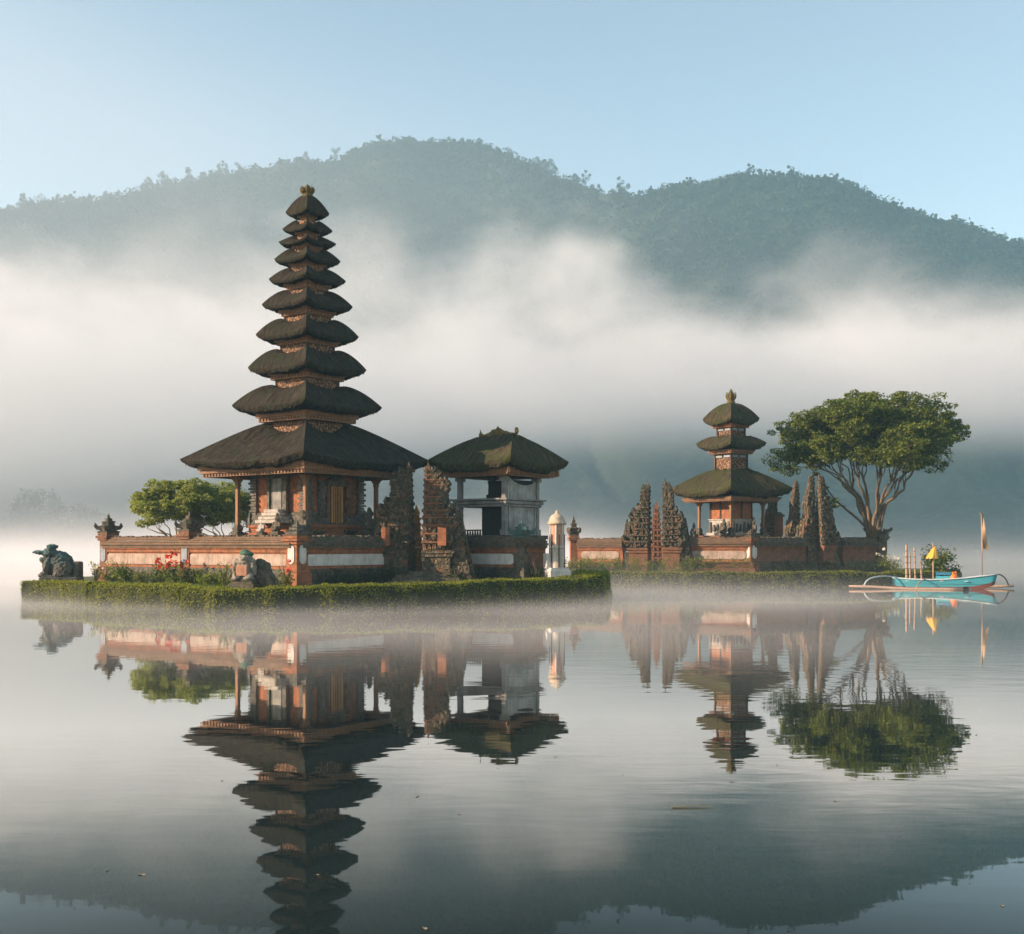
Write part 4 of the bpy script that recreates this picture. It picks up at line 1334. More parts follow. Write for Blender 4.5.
# spires right of the small tower
split_gate('slender brown carved spire, leftmost right of the small tower', at(797.5, 81.0), R(20), -1, 0.62, 0.9, 6.0, GATESTONE, GATESTONE, base_mat=REDBRICK, cat='carved spire', group='carved spires beside the small tower', seed=31, wing=False, n=11)
split_gate('dark mossy carved spire, left half of the gate nearest the big tree', at(813.0, 80.2), R(20), -1, 0.78, 1.0, 6.35, GATESTONE, GATESTONE, cat='split gate', seed=32, wing=False, n=12)
split_gate('red brick right half of the gate nearest the big tree', at(818.5, 79.8), R(20), 1, 0.95, 1.1, 6.3, GATESTONE, GATESTONE, base_mat=REDBRICK, cat='split gate', seed=33, wing=True, n=12)
split_gate('weathered carved spire half hidden behind the small tower\'s right eave', at(776.0, 86.0), R(10), -1, 0.95, 1.0, 5.9, GATESTONE, GATESTONE, base_mat=REDBRICK, cat='carved spire', group='carved spires beside the small tower', seed=35, wing=False, n=10)
bp = thing('brick_pillar', 'plain square brick pillar just right of the spire behind the small tower', 'brick pillar', (*at(778.5, 84.2), GZ), R(30))
m = MB(); m.box((0, 0, 0.3), (0.7, 0.7, 0.6)); m.box((0, 0, 2.2), (0.46, 0.46, 3.3)); m.build('pillar_shaft', REDBRICK, bp, bevel=0.015)
m = MB(); m.box((0, 0, 3.93), (0.62, 0.62, 0.16)); m.box((0, 0, 4.1), (0.5, 0.5, 0.2), taper=0.5); m.build('pillar_cap', CARVED_DARK, bp, bevel=0.015)

# ================================================================== STATUES
def sculpt(name, blobs, voxel, mat, parent, rough=0.02, smooth_it=4):
    """soft carved body: overlapping ellipsoids melted into one skin"""
    bm = bmesh.new()
    for (c, r, rot) in blobs:
        M = Matrix.Translation(c) @ Matrix.Rotation(rot, 4, 'Y') @ Matrix.Diagonal((*r, 1))
        bmesh.ops.create_icosphere(bm, subdivisions=3, radius=1.0, matrix=M)
    me = bpy.data.meshes.new(name); bm.to_mesh(me); bm.free()
    tmp = bpy.data.objects.new('tmp', me); COL.objects.link(tmp)
    md = tmp.modifiers.new('r', 'REMESH'); md.mode = 'VOXEL'; md.voxel_size = voxel
    sm = tmp.modifiers.new('s', 'SMOOTH'); sm.iterations = smooth_it; sm.factor = 0.5
    dg = bpy.context.evaluated_depsgraph_get()
    me2 = bpy.data.meshes.new_from_object(tmp.evaluated_get(dg))
    bpy.data.objects.remove(tmp); bpy.data.meshes.remove(me)
    for v in me2.vertices:
        p = v.co
        v.co = p + v.normal * rough * (mnoise.noise(p * 9) + 0.6 * mnoise.noise(p * 21))
    me2.polygons.foreach_set('use_smooth', [True] * len(me2.polygons))
    me2.materials.clear(); me2.materials.append(mat)
    me2.name = name
    o = bpy.data.objects.new(name, me2); COL.objects.link(o); o.parent = parent
    return o

fx, fy = at(57, 58.6)
fr = thing('frog_statue', 'big crouching stone frog statue with teal back, facing left over the water', 'statue', (fx, fy, GZ - 0.02), R(8))
fr.scale = (1.05, 1.05, 1.13)
fb = [((0.18, 0, 0.86), (0.58, 0.50, 0.52), R(28)), ((-0.30, 0, 0.80), (0.34, 0.42, 0.50), 0), ((-0.30, 0, 1.28), (0.36, 0.40, 0.20), R(8)),
      ((-0.72, 0, 1.32), (0.40, 0.28, 0.075), R(2)), ((-0.50, 0, 1.06), (0.30, 0.28, 0.10), R(-14)),
      ((-0.26, -0.24, 1.52), (0.15, 0.13, 0.15), 0), ((-0.26, 0.24, 1.52), (0.15, 0.13, 0.15), 0), ((-0.18, 0, 1.58), (0.24, 0.20, 0.10), 0)]
for sy in (-1, 1):
    fb += [((0.38, sy * 0.44, 0.58), (0.46, 0.20, 0.36), R(-20)), ((0.30, sy * 0.52, 0.36), (0.34, 0.16, 0.12), 0), ((-0.42, sy * 0.36, 0.62), (0.13, 0.13, 0.36), R(10)), ((-0.55, sy * 0.40, 0.36), (0.20, 0.14, 0.09), 0)]
sculpt('frog_body', fb, 0.04, TEAL, fr, 0.07, 2)
m = MB(); m.box((0.2, 0, 0.13), (1.75, 1.35, 0.28)); m.box((0.2, 0, 0.30), (1.5, 1.15, 0.12)); m.build('stone_base', CARVED, fr, bevel=0.03, jitter=0.03)
m = MB(); m.box((0.93, 0, 0.48), (0.32, 0.9, 0.92)); m.build('back_block', CARVED_DARK, fr, bevel=0.05, jitter=0.04)

sx_, sy_ = at(246, 49.7)
s2 = thing('squat_statue', 'squat stone guardian statue wearing a green cap, orange panel on its chest', 'statue', (sx_, sy_, GZ - 0.02), R(-14))
bl = [((0, 0, 0.86), (0.44, 0.36, 0.44), 0), ((0, -0.02, 1.16), (0.46, 0.34, 0.20), 0), ((0.02, -0.06, 1.34), (0.30, 0.27, 0.17), 0), ((0.02, -0.30, 1.28), (0.16, 0.12, 0.07), 0)]
for q in (-1, 1):
    bl += [((q * 0.42, -0.12, 0.95), (0.11, 0.14, 0.36), R(q * -10)), ((q * 0.34, -0.28, 0.58), (0.12, 0.16, 0.12), 0), ((q * 0.26, -0.24, 0.48), (0.24, 0.30, 0.12), 0)]
sculpt('statue_body', bl, 0.03, stone_mat('pale_worn_stone', (0.085, 0.078, 0.062), (0.34, 0.31, 0.25), (0.07, 0.075, 0.035), 0.3), s2, 0.03, 2)
sculpt('green_cap', [((0.04, -0.02, 1.50), (0.30, 0.28, 0.13), R(8)), ((-0.04, 0, 1.60), (0.16, 0.16, 0.09), 0)], 0.03, TEALGREEN, s2, 0.02)
m = MB(); m.box((0, -0.37, 0.80), (0.48, 0.10, 0.44), taper=1.05); m.build('chest_panel', plaster_mat('faded_orange_panel', (0.34, 0.17, 0.10), (0.45, 0.25, 0.16), 0.4), s2, bevel=0.02)
m = MB(); m.box((0, 0, 0.12), (1.15, 0.95, 0.26)); m.box((0, 0, 0.30), (0.95, 0.8, 0.14)); m.box((0, 0, 0.40), (1.02, 0.86, 0.08)); m.build('pedestal', CARVED_DARK, s2, bevel=0.02, jitter=0.02)
sculpt('backing_stone', [((0.62, 0.30, 0.62), (0.36, 0.34, 0.58), R(12)), ((0.88, 0.35, 0.36), (0.30, 0.30, 0.40), 0), ((0.45, 0.32, 0.98), (0.24, 0.25, 0.34), R(20))], 0.05, CARVED_DARK, s2, 0.06)

def guardian(label, p, z, rz, mat, s=1.0):
    o = thing('guardian_statue', label, 'statue', (p[0], p[1], z), rz, 'small guardian statues of the temple')
    o.scale = (s, s, s)
    bl = [((0, 0, 0.42), (0.17, 0.14, 0.22), 0), ((0, -0.02, 0.70), (0.10, 0.10, 0.11), 0), ((0, 0, 0.84), (0.08, 0.08, 0.14), 0), ((0, -0.10, 0.26), (0.23, 0.20, 0.10), 0)]
    for q in (-1, 1):
        bl += [((q * 0.20, -0.04, 0.45), (0.06, 0.07, 0.17), R(q * -12)), ((q * 0.14, -0.16, 0.34), (0.06, 0.12, 0.05), 0), ((q * 0.11, 0, 0.74), (0.05, 0.04, 0.08), 0)]
    sculpt('statue_body', bl, 0.028, mat, o, 0.02, 2)
    m = MB(); m.box((0, 0, 0.06), (0.5, 0.44, 0.14)); m.box((0, 0, 0.15), (0.42, 0.36, 0.07)); m.build('pedestal', CARVED_DARK, o, bevel=0.01)
    return o
guardian('small stone guardian at the tall tower\'s left verandah edge, before the orange shrine wall', at(277.5, 57.2), 3.11, ROT1, CARVED_DARK, 1.1)
guardian('mossy stone guardian standing by the tall tower\'s right verandah pillar', at(369.5, 59.2), 3.11, ROT1 + 1.0, CARVED_DARK, 1.45)
guardian('dark stone guardian beside the tall tower\'s front pillar', at(303.5, 55.6), 3.11, ROT1, CARVED_DARK, 1.2)
guardian('pale stone guardian sitting at the left end of the tall tower\'s altar steps', at(262, 58.2), 3.11, ROT1, PALESTONE, 0.9)
guardian('small dark guardian left of the small tower\'s open shrine room', at(694, 82.0), z2(650), ROT2, CARVED_DARK, 1.0)
guardian('small dark guardian before the small tower\'s front pillar', at(724, 80.9), z2(650), ROT2, CARVED_DARK, 1.25)
guardian('small dark guardian right of the small tower\'s open shrine room', at(753.5, 82.0), z2(650), ROT2, CARVED_DARK, 1.4)

# ================================================================== TREES
def curve_pts(a, b, bend, n=6, wob=0.0, seed=0):
    a = Vector(a); b = Vector(b)
    pts = []
    for i in range(n + 1):
        f = i / n
        p = a.lerp(b, f)
        p += Vector(bend) * math.sin(math.pi * f)
        p += Vector((mnoise.noise((f * 3, seed, 1)), mnoise.noise((f * 3, seed, 5)), mnoise.noise((f * 3, seed, 9)))) * wob * math.sin(math.pi * f)
        pts.append(p)
    return pts
def umbrella_tree(label, p, z0, stems, fork_r, fork_z, crown_r, zc_top, zc_edge, thick, n_t, clump, leaf, n_leaf, mat, r0, seed, squash=0.8, extra=None):
    g = np.random.default_rng(seed)
    o = thing('spreading_tree', label, 'tree', (p[0], p[1], z0), 0)
    m = MB()
    forks = []
    for k in range(stems):
        a = 2 * math.pi * (k + g.uniform(-0.25, 0.25)) / stems
        fr_ = fork_r * g.uniform(0.65, 1.15)
        e = (math.cos(a) * fr_, math.sin(a) * fr_ * 0.8, fork_z * g.uniform(0.85, 1.15))
        s_ = (math.cos(a) * r0 * 1.3, math.sin(a) * r0 * 1.3, 0)
        mid = (math.cos(a) * -0.25 * fr_ * 0.5, math.sin(a) * -0.25 * fr_ * 0.4, 0.15 * fork_z)
        pts = curve_pts(s_, e, mid, 7, 0.12 * fork_z, seed * 13 + k)
        m.tube(pts, [r0 * (0.72 - 0.34 * i / 7) for i in range(8)], 7)
        forks.append((Vector(pts[-1]), r0 * 0.38, a))
    # the low gnarled foot
    m.lathe([(r0 * 2.6, -0.3), (r0 * 2.1, 0.1), (r0 * 1.9, 0.6), (r0 * 1.6, 0.95)], (0, 0, 0), 9)
    P, O = [], []
    def leaves(c, cr, k):
        d = unit(g.normal(size=(k, 3)))
        rad = cr * g.uniform(0.35, 1.0, k)[:, None] ** 0.6
        q = np.array(c) + d * rad * np.array([1, 1, 0.55])
        P.append(q); O.append(d * 0.6 + np.array([0, 0, 0.5]))
    tips = []
    for i in range(n_t):
        rr = crown_r * math.sqrt((i + 0.5) / n_t) * g.uniform(0.93, 1.04)
        th = i * 2.39996 + g.uniform(-0.2, 0.2)
        wob_r = 1 + 0.13 * math.sin(th * 3 + seed) + 0.08 * math.sin(th * 7 + seed * 2)
        rr *= wob_r
        f = rr / crown_r
        ztop = zc_edge + (zc_top - zc_edge) * (1 - min(1, f) ** 2.4) + 0.2 * math.sin(th * 2 + rr) + g.uniform(-0.4, 0.35)
        z = ztop - (g.random() ** 1.5) * thick * (1 - 0.25 * f)
        tips.append((Vector((rr * math.cos(th), rr * math.sin(th) * squash, z - z0)), f))
    buckets = {}
    for (tp, f) in tips:
        q = min(range(len(forks)), key=lambda k: (forks[k][0].to_2d().normalized() - tp.to_2d().normalized()).length * 1.6 + abs(forks[k][0].to_2d().length - tp.to_2d().length * 0.4) * 0.2 + g.uniform(0, 0.35))
        buckets.setdefault(q, []).append((tp, f))
    limbs = []
    for q, lst in buckets.items():
        start, rs, _ = forks[q]
        lst.sort(key=lambda e: (round(e[0].to_2d().length / (crown_r * 0.45)), math.atan2(e[0].y, e[0].x)))
        step = 6
        for c in range(0, len(lst), step):
            grp = lst[c:c + step]
            mean = sum((e[0] for e in grp), Vector()) / len(grp)
            node = start.lerp(mean, 0.55)
            bend = Vector((node.x, node.y, 0)) * -0.05
            pts = curve_pts(start, node, bend, 5, 0.05 * crown_r, g.uniform(0, 50))
            m.tube(pts, [rs * (0.72 - 0.28 * i / 5) for i in range(6)], 6, False)
            for (tp, f) in grp:
                limbs.append((node, rs * 0.44, tp, f))
    for (start, rs, tp, f) in limbs:
        bend = Vector((tp.x, tp.y, 0)) * -0.04 + Vector((0, 0, 0.15 * f))
        pts = curve_pts(start, tp, bend, 5, 0.05 * crown_r, g.uniform(0, 50))
        m.tube(pts, [rs * (1 - 0.85 * i / 5) + 0.01 for i in range(6)], 5, False)
        cr = clump * g.uniform(0.75, 1.2)
        leaves(tp, cr, int(n_leaf * g.uniform(0.7, 1.2)))
        for q in range(3):               # satellite sprays keep the outline uneven
            d = Vector(g.normal(size=3)); d.normalize(); d.z = abs(d.z) * 0.5 - 0.05
            c2 = tp + d * cr * g.uniform(0.9, 1.6)
            m.tube([tp, c2], [0.02, 0.01], 3, False)
            leaves(c2, cr * g.uniform(0.28, 0.5), int(n_leaf * 0.22))
    if extra:
        for (a, b, r1, leafy) in extra:
            pts = curve_pts(a, b, (0, 0, -0.3), 6, 0.3, 3)
            m.tube(pts, [r1 * (1 - 0.8 * i / 6) for i in range(7)], 5, False)
            if leafy:
                for q in (3, 4, 5, 6): leaves(pts[q], 0.28, int(n_leaf * 0.16))
    m.build('trunk', BARK, o, smooth=True)
    P = np.concatenate(P); O = np.concatenate(O)
    quads('crown', leaf_quads(P, leaf, O, 0.62, 0.35, seed), mat, o)
    return o
D3 = 84.0
tx_, ty_ = at(871, D3)
z3 = lambda y: zat(y, D3)
umbrella_tree('big spreading tree with umbrella crown beside the small tower', at(873, D3), z3(541), 11, 2.2, z3(487) - z3(541), 5.85, z3(402), z3(428), 3.9, 210, 1.02, 0.20, 310, TREELEAF, 0.20, 31,
              extra=[((-0.4, 0, 0.9), (-4.9, -0.4, 5.6), 0.11, True), ((-2.0, -0.3, 2.4), (-3.6, -0.5, 3.3), 0.05, True)])
umbrella_tree('pale low umbrella tree behind the wall at the far left', at(177, 69.0), 2.2, 13, 1.5, 1.5, 2.45, zat(487, 69), zat(505, 69), 1.25, 100, 0.58, 0.14, 260, HAZEDTREELEAF, 0.06, 33)
umbrella_tree('pale low umbrella tree partly hidden by the tall tower\'s left pillar', at(224, 70.5), 2.2, 11, 1.7, 1.5, 2.6, zat(490, 70), zat(507, 70), 1.25, 95, 0.58, 0.14, 260, HAZEDTREELEAF, 0.06, 34)

# ================================================================== PLANTS
def bush(label, p, z, w, h, mat, leaf=0.12, n=260, seed=1, flowers=None, cat='bush', name='bush', upright=False, group=None, lean=(0, 0)):
    g = np.random.default_rng(seed)
    o = thing(name, label, cat, (p[0], p[1], z), 0, group)
    m = MB()
    P, O = [], []
    ns = 7
    tips = []
    for k in range(ns):
        a = 2 * math.pi * k / ns + g.uniform(-0.3, 0.3)
        r = w * 0.5 * g.uniform(0.3, 0.9)
        t_ = Vector((math.cos(a) * r + lean[0], math.sin(a) * r + lean[1], h * g.uniform(0.55, 1.0)))
        m.tube(curve_pts((0, 0, 0), t_, (0, 0, 0.1 * h), 4, 0.06, k + seed), [0.025, 0.02, 0.018, 0.014, 0.008], 4, False)
        tips.append(t_)
        k_ = n // ns
        if upright:
            f = g.random(k_)[:, None]
            q = np.array(t_)[None] * f + g.normal(size=(k_, 3)) * w * 0.09
            P.append(q); O.append(unit(q * np.array([1, 1, 0.2]) + 1e-3))
        else:
            d = unit(g.normal(size=(k_, 3)))
            q = np.array(t_) * np.array([1, 1, 0.72]) * g.uniform(0.25, 1.0, k_)[:, None] + d * np.array([w * 0.27, w * 0.27, h * 0.27]) * g.uniform(0.3, 1, k_)[:, None]
            q[:, 2] = np.maximum(q[:, 2], 0.03)
            P.append(q); O.append(d)
    m.build('stem', BARK, o)
    P = np.concatenate(P); O = np.concatenate(O)
    quads('leaves', leaf_quads(P, leaf, O, 0.5 if not upright else 0.3, 0.2, seed), mat, o)
    if flowers:
        fm, cnt, fs = flowers
        FP, FO = [], []
        for k in range(cnt):
            t_ = tips[k % ns] + Vector(g.normal(size=3)) * w * 0.16
            t_.z = max(t_.z, h * 0.5) + 0.08
            d = unit(g.normal(size=(9, 3)))
            FP.append(np.array(t_) + d * fs * 0.5); FO.append(d)
        quads('blossoms', leaf_quads(np.concatenate(FP), fs, np.concatenate(FO), 0.8, 0.2, seed + 1), fm, o)
    return o
def bed(s_, off):                       # a spot in the bed along the left walls
    q = C1v + U * s_ - V * off
    return (q.x, q.y)
bush('sparse bush with white and pink flowers beside the leftmost wall post', at(96, 58.6), GZ, 0.9, 1.15, SHRUBLEAF, 0.12, 160, 1, (WHITEPETAL, 9, 0.13), upright=True)
bush('leafy green bush at the foot of the leftmost wall post', at(122, 58.3), GZ, 1.3, 1.2, LIMELEAF, 0.15, 420, 2)
bush('low bright green bush left of the red flowers', at(140, 57.2), GZ, 1.0, 0.85, LIMELEAF, 0.12, 300, 3)
bush('clump of red flowers leaning towards the left, under the left wall', at(159, 57.0), GZ, 1.0, 1.15, SHRUBLEAF, 0.15, 260, 4, (REDPETAL, 9, 0.16), cat='flowers', name='flowering_plant')
bush('clump of red flowers beside the second carved wall post', at(172, 56.2), GZ, 1.0, 1.25, SHRUBLEAF, 0.15, 260, 5, (REDPETAL, 11, 0.16), cat='flowers', name='flowering_plant')
bush('tall yellowish plant in front of the second carved wall post', at(182, 55.0), GZ, 0.6, 1.05, LIMELEAF, 0.17, 150, 6, upright=True, cat='plant', name='leafy_plant')
bush('dark bush at the foot of the second carved wall post', at(194, 55.4), GZ, 1.2, 0.95, DARKLEAF, 0.13, 380, 7)
bush('mid green bush between the second wall post and the squat statue', at(209, 53.8), GZ, 1.2, 0.85, LIMELEAF, 0.14, 380, 8)
bush('lime leaved plant left of the squat statue with the green cap', at(224, 51.4), GZ, 0.8, 1.1, LIMELEAF, 0.17, 200, 9, upright=True, cat='plant', name='leafy_plant')
bush('yellow flowered plant close to the squat statue with the green cap', at(233, 50.6), GZ, 0.5, 0.85, LIMELEAF, 0.14, 120, 10, upright=True, cat='plant', name='leafy_plant')
bush('plant with red and white blossoms below the corner wall post', at(286, 52.2), GZ, 0.9, 1.0, SHRUBLEAF, 0.13, 240, 11, (REDPETAL, 3, 0.15), cat='flowers', name='flowering_plant')
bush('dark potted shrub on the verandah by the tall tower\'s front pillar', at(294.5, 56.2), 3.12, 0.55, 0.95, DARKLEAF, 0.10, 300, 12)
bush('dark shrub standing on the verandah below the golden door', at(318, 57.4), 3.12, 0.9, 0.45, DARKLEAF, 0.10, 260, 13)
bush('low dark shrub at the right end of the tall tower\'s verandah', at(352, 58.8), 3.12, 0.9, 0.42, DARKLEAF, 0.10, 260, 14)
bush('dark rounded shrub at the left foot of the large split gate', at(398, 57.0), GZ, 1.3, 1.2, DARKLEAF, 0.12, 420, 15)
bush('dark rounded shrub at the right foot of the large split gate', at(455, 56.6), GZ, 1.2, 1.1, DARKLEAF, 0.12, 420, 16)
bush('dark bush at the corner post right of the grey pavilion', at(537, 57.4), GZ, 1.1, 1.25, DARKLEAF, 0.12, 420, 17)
bush('bright leafy plant right of the small split gate', at(703, 76.6), GZ, 1.6, 1.15, LIMELEAF, 0.24, 170, 18, upright=True, cat='plant', name='leafy_plant')
bush('bright leafy plant by the low brick terrace', at(688, 76.6), GZ, 1.3, 1.3, SHRUBLEAF, 0.22, 170, 19, upright=True, cat='plant', name='leafy_plant')
bush('yellow green bush under the big spreading tree', at(890, 79.4), GZ, 1.9, 1.6, LIMELEAF, 0.18, 420, 20, (WHITEPETAL, 10, 0.14))
bush('tall dark bush leaning right at the island end behind the boat', at(932, 81.0), GZ, 2.3, 2.2, SHRUBLEAF, 0.22, 1300, 21, lean=(0.6, 0))
bush('low dark round bush at the island\'s right tip behind the boat', at(951, 80.6), 0.5, 1.7, 1.2, DARKLEAF, 0.16, 500, 22)

def undergrowth(label, spots, seed, mat, leaf, hmin, hmax, per=26):
    g = np.random.default_rng(seed)
    P, O = [], []
    for (p, q, wd, cnt) in spots:
        p = Vector(p); q = Vector(q); v = (q - p); nr = Vector((-v.y, v.x)).normalized()
        for k in range(cnt):
            c = p + v * g.random() + nr * g.uniform(-wd, wd)
            hh = g.uniform(hmin, hmax)
            f = g.random(per)[:, None] ** 0.8
            dirn = np.array([g.normal() * 0.25, g.normal() * 0.25, 1.0])
            pts = np.array([c.x, c.y, GZ]) + dirn * f * hh + g.normal(size=(per, 3)) * 0.09 * np.array([1, 1, 0.4])
            P.append(pts); O.append(unit(g.normal(size=(per, 3)) * np.array([1, 1, 0.3])))
    P = np.concatenate(P); O = np.concatenate(O)
    P[:, 2] = np.maximum(P[:, 2], GZ)
    return tag(quads('undergrowth', leaf_quads(P, leaf, O, 0.32, 0.1, seed), mat), label, 'undergrowth', kind='stuff')
undergrowth('sunlit low plants along the foot of the left walls', [(bed(13.2, 0.9), bed(0.6, 0.9), 0.35, 150), (bed(7.0, 1.5), bed(1.0, 1.3), 0.3, 60)], 51, SHRUBLEAF, 0.13, 0.25, 0.75)
undergrowth('dark low plants in the shade along the walls by the large split gate', [(tuple(C1v + V * 0.6 - U * 0.8), tuple(P_gate - U * 0.8), 0.35, 120), (tuple(PW0 - V * 0.6), tuple(PW1 - V * 0.6), 0.3, 110)], 52, DARKLEAF, 0.12, 0.3, 0.85)  # shade along these walls is put into the darker leaf colour
undergrowth('bright grassy reeds in front of the low brick wall', [(at(556, 75.6), at(626, 77.2), 0.6, 190), (at(626, 77.0), at(748, 76.2), 0.35, 150)], 53, LIMELEAF, 0.16, 0.35, 1.15, 20)
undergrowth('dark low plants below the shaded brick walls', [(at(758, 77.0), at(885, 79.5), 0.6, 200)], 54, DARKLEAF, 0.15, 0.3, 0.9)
# grass blades on the open strip of lawn at the left
g = np.random.default_rng(60)
GP = []
for k in range(5200):
    px = g.uniform(60, 300); d = g.uniform(49.0, 58.0)
    q = Vector(at(px, d))
    front = np.interp(px, [60, 178, 240, 300], [57.4, 51.6, 49.4, 49.6])
    if d > front: GP.append((q.x, q.y, GZ + 0.04))
GP = np.array(GP)
tag(quads('lawn_grass', leaf_quads(GP, 0.16, np.tile((0, -1, 0.0), (len(GP), 1)), 0.25, 0.0, 61), LIMELEAF), 'short green grass on the island lawn', 'grass', kind='stuff')

# misty trees of the far shore at the left
g = np.random.default_rng(71)
P, O = [], []
m = MB()
for k in range(70):
    px = g.uniform(-120, 105); d = g.uniform(545, 600)
    x, y = at(px, d)
    top = (33 - abs(px - 30) * 0.18) * g.uniform(0.6, 1.05)
    if top < 2: continue
    m.tube([(x, y, -0.5), (x, y, top * 0.7)], [0.35, 0.15], 5, False)
    for b in range(6):
        c = np.array([x + g.normal() * 2.0, y + g.normal() * 2.0, top * g.uniform(0.35, 0.95)])
        dd = unit(g.normal(size=(40, 3)))
        P.append(c + dd * g.uniform(0.6, 1.0, 40)[:, None] * np.array([3.8, 3.8, 2.8])); O.append(dd)
w_ = quads('far_shore_trees', leaf_quads(np.concatenate(P), 1.5, np.concatenate(O), 0.7, 0.2, 72), FARLEAF)
tag(w_, 'faint misty trees on the far shore at the left', 'far trees', kind='stuff')
tag(m.build('far_shore_trunks', BARK_FAR), 'faint trunks of the misty far shore trees', 'far trees', kind='stuff')
m = MB()
vs = [(*at(px, d), -1.0 + 2.2 * (0 < i < 3)) for i, d in enumerate((525, 540, 605, 640)) for px in (-140, -60, 20, 80, 118)]
fs = [(r * 5 + c, r * 5 + c + 1, (r + 1) * 5 + c + 1, (r + 1) * 5 + c) for r in range(3) for c in range(4)]
m.add(vs, fs)
tag(m.build('far_shore_ground', GRASSMAT, smooth=True), 'low far shore under the misty trees', 'shore', kind='structure')

# ================================================================== BOAT
def paint(name, c, c2, wear=0.45):
    t = NT(name)
    n = t.noise(t.coord('Object', (1.2, 3, 6)), 3.0, 5, 0.7)
    col = t.mix(t.mapr(n, 0.50, 0.70, 0.0, wear), c, c2)
    n2_ = t.noise(t.coord('Object', (4, 4, 14)), 4.0, 5, 0.7)
    col = t.mix(t.mapr(n2_, 0.54, 0.70, 0.0, 0.65), col, tuple(x * 0.4 for x in c2))
    return t.done(col, 0.5, t.bump(n, 0.15, 0.01))
TURQ = paint('turquoise_paint', (0.055, 0.36, 0.43), (0.17, 0.33, 0.33))
RIMP = paint('pale_blue_paint', (0.46, 0.56, 0.57), (0.30, 0.38, 0.38))
REDB = paint('red_bottom_paint', (0.22, 0.070, 0.045), (0.12, 0.06, 0.045))
BLUEP = paint('blue_paint', (0.03, 0.18, 0.30), (0.05, 0.14, 0.2))
BAMBOO = wood_mat('pale_bamboo', (0.26, 0.17, 0.11), (0.46, 0.34, 0.25), 0.6)
YB = R(-20)
bx_, by_ = at(940, 72.6)
bo = thing('outrigger_boat', 'turquoise outrigger fishing boat with red bottom moored on the lake', 'boat', (bx_, by_, 0), YB)
NS = 24
def hull_section(f):                    # f 0 stern .. 1 bow
    w = 0.46 * (max(0.0, math.sin(math.pi * min(1, 0.12 + f * 0.88))) ** 0.6)
    w = max(w, 0.03) * (1 - 0.2 * f)
    keel = -0.16 + 0.42 * max(0, (f - 0.72) / 0.28) ** 2.0 + 0.12 * max(0, (0.15 - f) / 0.15) ** 2
    rim = 0.50 + 0.42 * f ** 2.6 + 0.16 * (1 - f) ** 4
    return -2.75 + 5.6 * f + (0.22 * f), w, keel, rim
def hull_mesh(z0f, z1f, name, mat, out=0.0, inner=False):
    m = MB(); vs, fs = [], []
    K = 7
    for i in range(NS + 1):
        x, w, ke, ri = hull_section(i / NS)
        for sgn in (1, -1):
            for k in range(K):
                q = z0f + (z1f - z0f) * k / (K - 1)
                z = ke + (ri - ke) * q
                yy = (w * (0.15 + 0.85 * q ** 0.45) + out)
                vs.append((x + 0.18 * q * (i / NS) ** 4, sgn * yy, z))
    row = 2 * K
    for i in range(NS):
        for sg in (0, 1):
            for k in range(K - 1):
                a = i * row + sg * K + k
                f = (a, a + row, a + row + 1, a + 1)
                fs.append(f if sg == 1 else f[::-1])
    if z0f == 0:
        for i in range(NS):
            a, b_ = i * row, i * row + K
            fs.append((a, b_, b_ + row, a + row))
    for i in (0, NS):                   # close stern and bow
        for k in range(K - 1):
            a, b_ = i * row + k, i * row + K + k
            fs.append((a, a + 1, b_ + 1, b_))
    m.add(vs, fs)
    return m.build(name, mat, bo, smooth=True)
hull_mesh(0.36, 1.0, 'hull', TURQ)
hull_mesh(0.0, 0.36, 'bottom', REDB)
m = MB()
for sg in (-1, 1):
    pts = []
    for i in range(NS + 1):
        x, w, ke, ri = hull_section(i / NS)
        pts.append((x + 0.18 * (i / NS) ** 4, sg * (w + 0.01), ri))
    m.tube(pts, 0.045, 6)
m.build('gunwale', RIMP, bo, smooth=True)
m = MB()
vs, fs = [], []
for i in range(NS + 1):
    x, w, ke, ri = hull_section(i / NS)
    vs += [(x, -w * 0.9, min(0.30, ri - 0.1)), (x, w * 0.9, min(0.30, ri - 0.1))]
for i in range(NS):
    fs.append((2 * i, 2 * i + 2, 2 * i + 3, 2 * i + 1))
m.add(vs, fs); m.build('floor_boards', DARKWOOD, bo)
for x, w in ((-1.9, 0.7), (0.1, 0.84), (1.5, 0.76)):
    m = MB(); m.box((x, 0, 0.47), (0.22, w, 0.05)); m.build('thwart', RIMP, bo, bevel=0.01)
NEAR = -1.9                             # local y of the near float (towards the shore we stand on)
m = MB(); m.tube(curve_pts((-5.2, NEAR, 0.16), (1.75, NEAR, 0.04), (0, 0, -0.05), 10, 0.04, 3), [0.06] + [0.085] * 9 + [0.07], 8)
m.build('float', BAMBOO, bo, smooth=True)
m = MB(); m.tube(curve_pts((-2.8, 1.9, 0.10), (4.25, 1.9, 0.16), (0, 0, -0.06), 10, 0.04, 5), [0.06] + [0.08] * 9 + [0.06], 8)
m.build('float', BAMBOO, bo, smooth=True)
def arm(pts, r=0.045, mat=RIMP):
    m = MB()
    P_ = [Vector(p) for p in pts]
    Q_ = []
    n = len(P_)
    for i in range(n - 1):               # smooth curve through the points
        p0, p1, p2, p3 = P_[max(i - 1, 0)], P_[i], P_[i + 1], P_[min(i + 2, n - 1)]
        for s_ in range(6):
            t_ = s_ / 6
            Q_.append(0.5 * ((2 * p1) + (p2 - p0) * t_ + (2 * p0 - 5 * p1 + 4 * p2 - p3) * t_ ** 2 + (3 * p1 - p0 - 3 * p2 + p3) * t_ ** 3))
    Q_.append(P_[-1])
    m.tube(Q_, r, 6)
    return m.build('outrigger_arm', mat, bo, smooth=True)
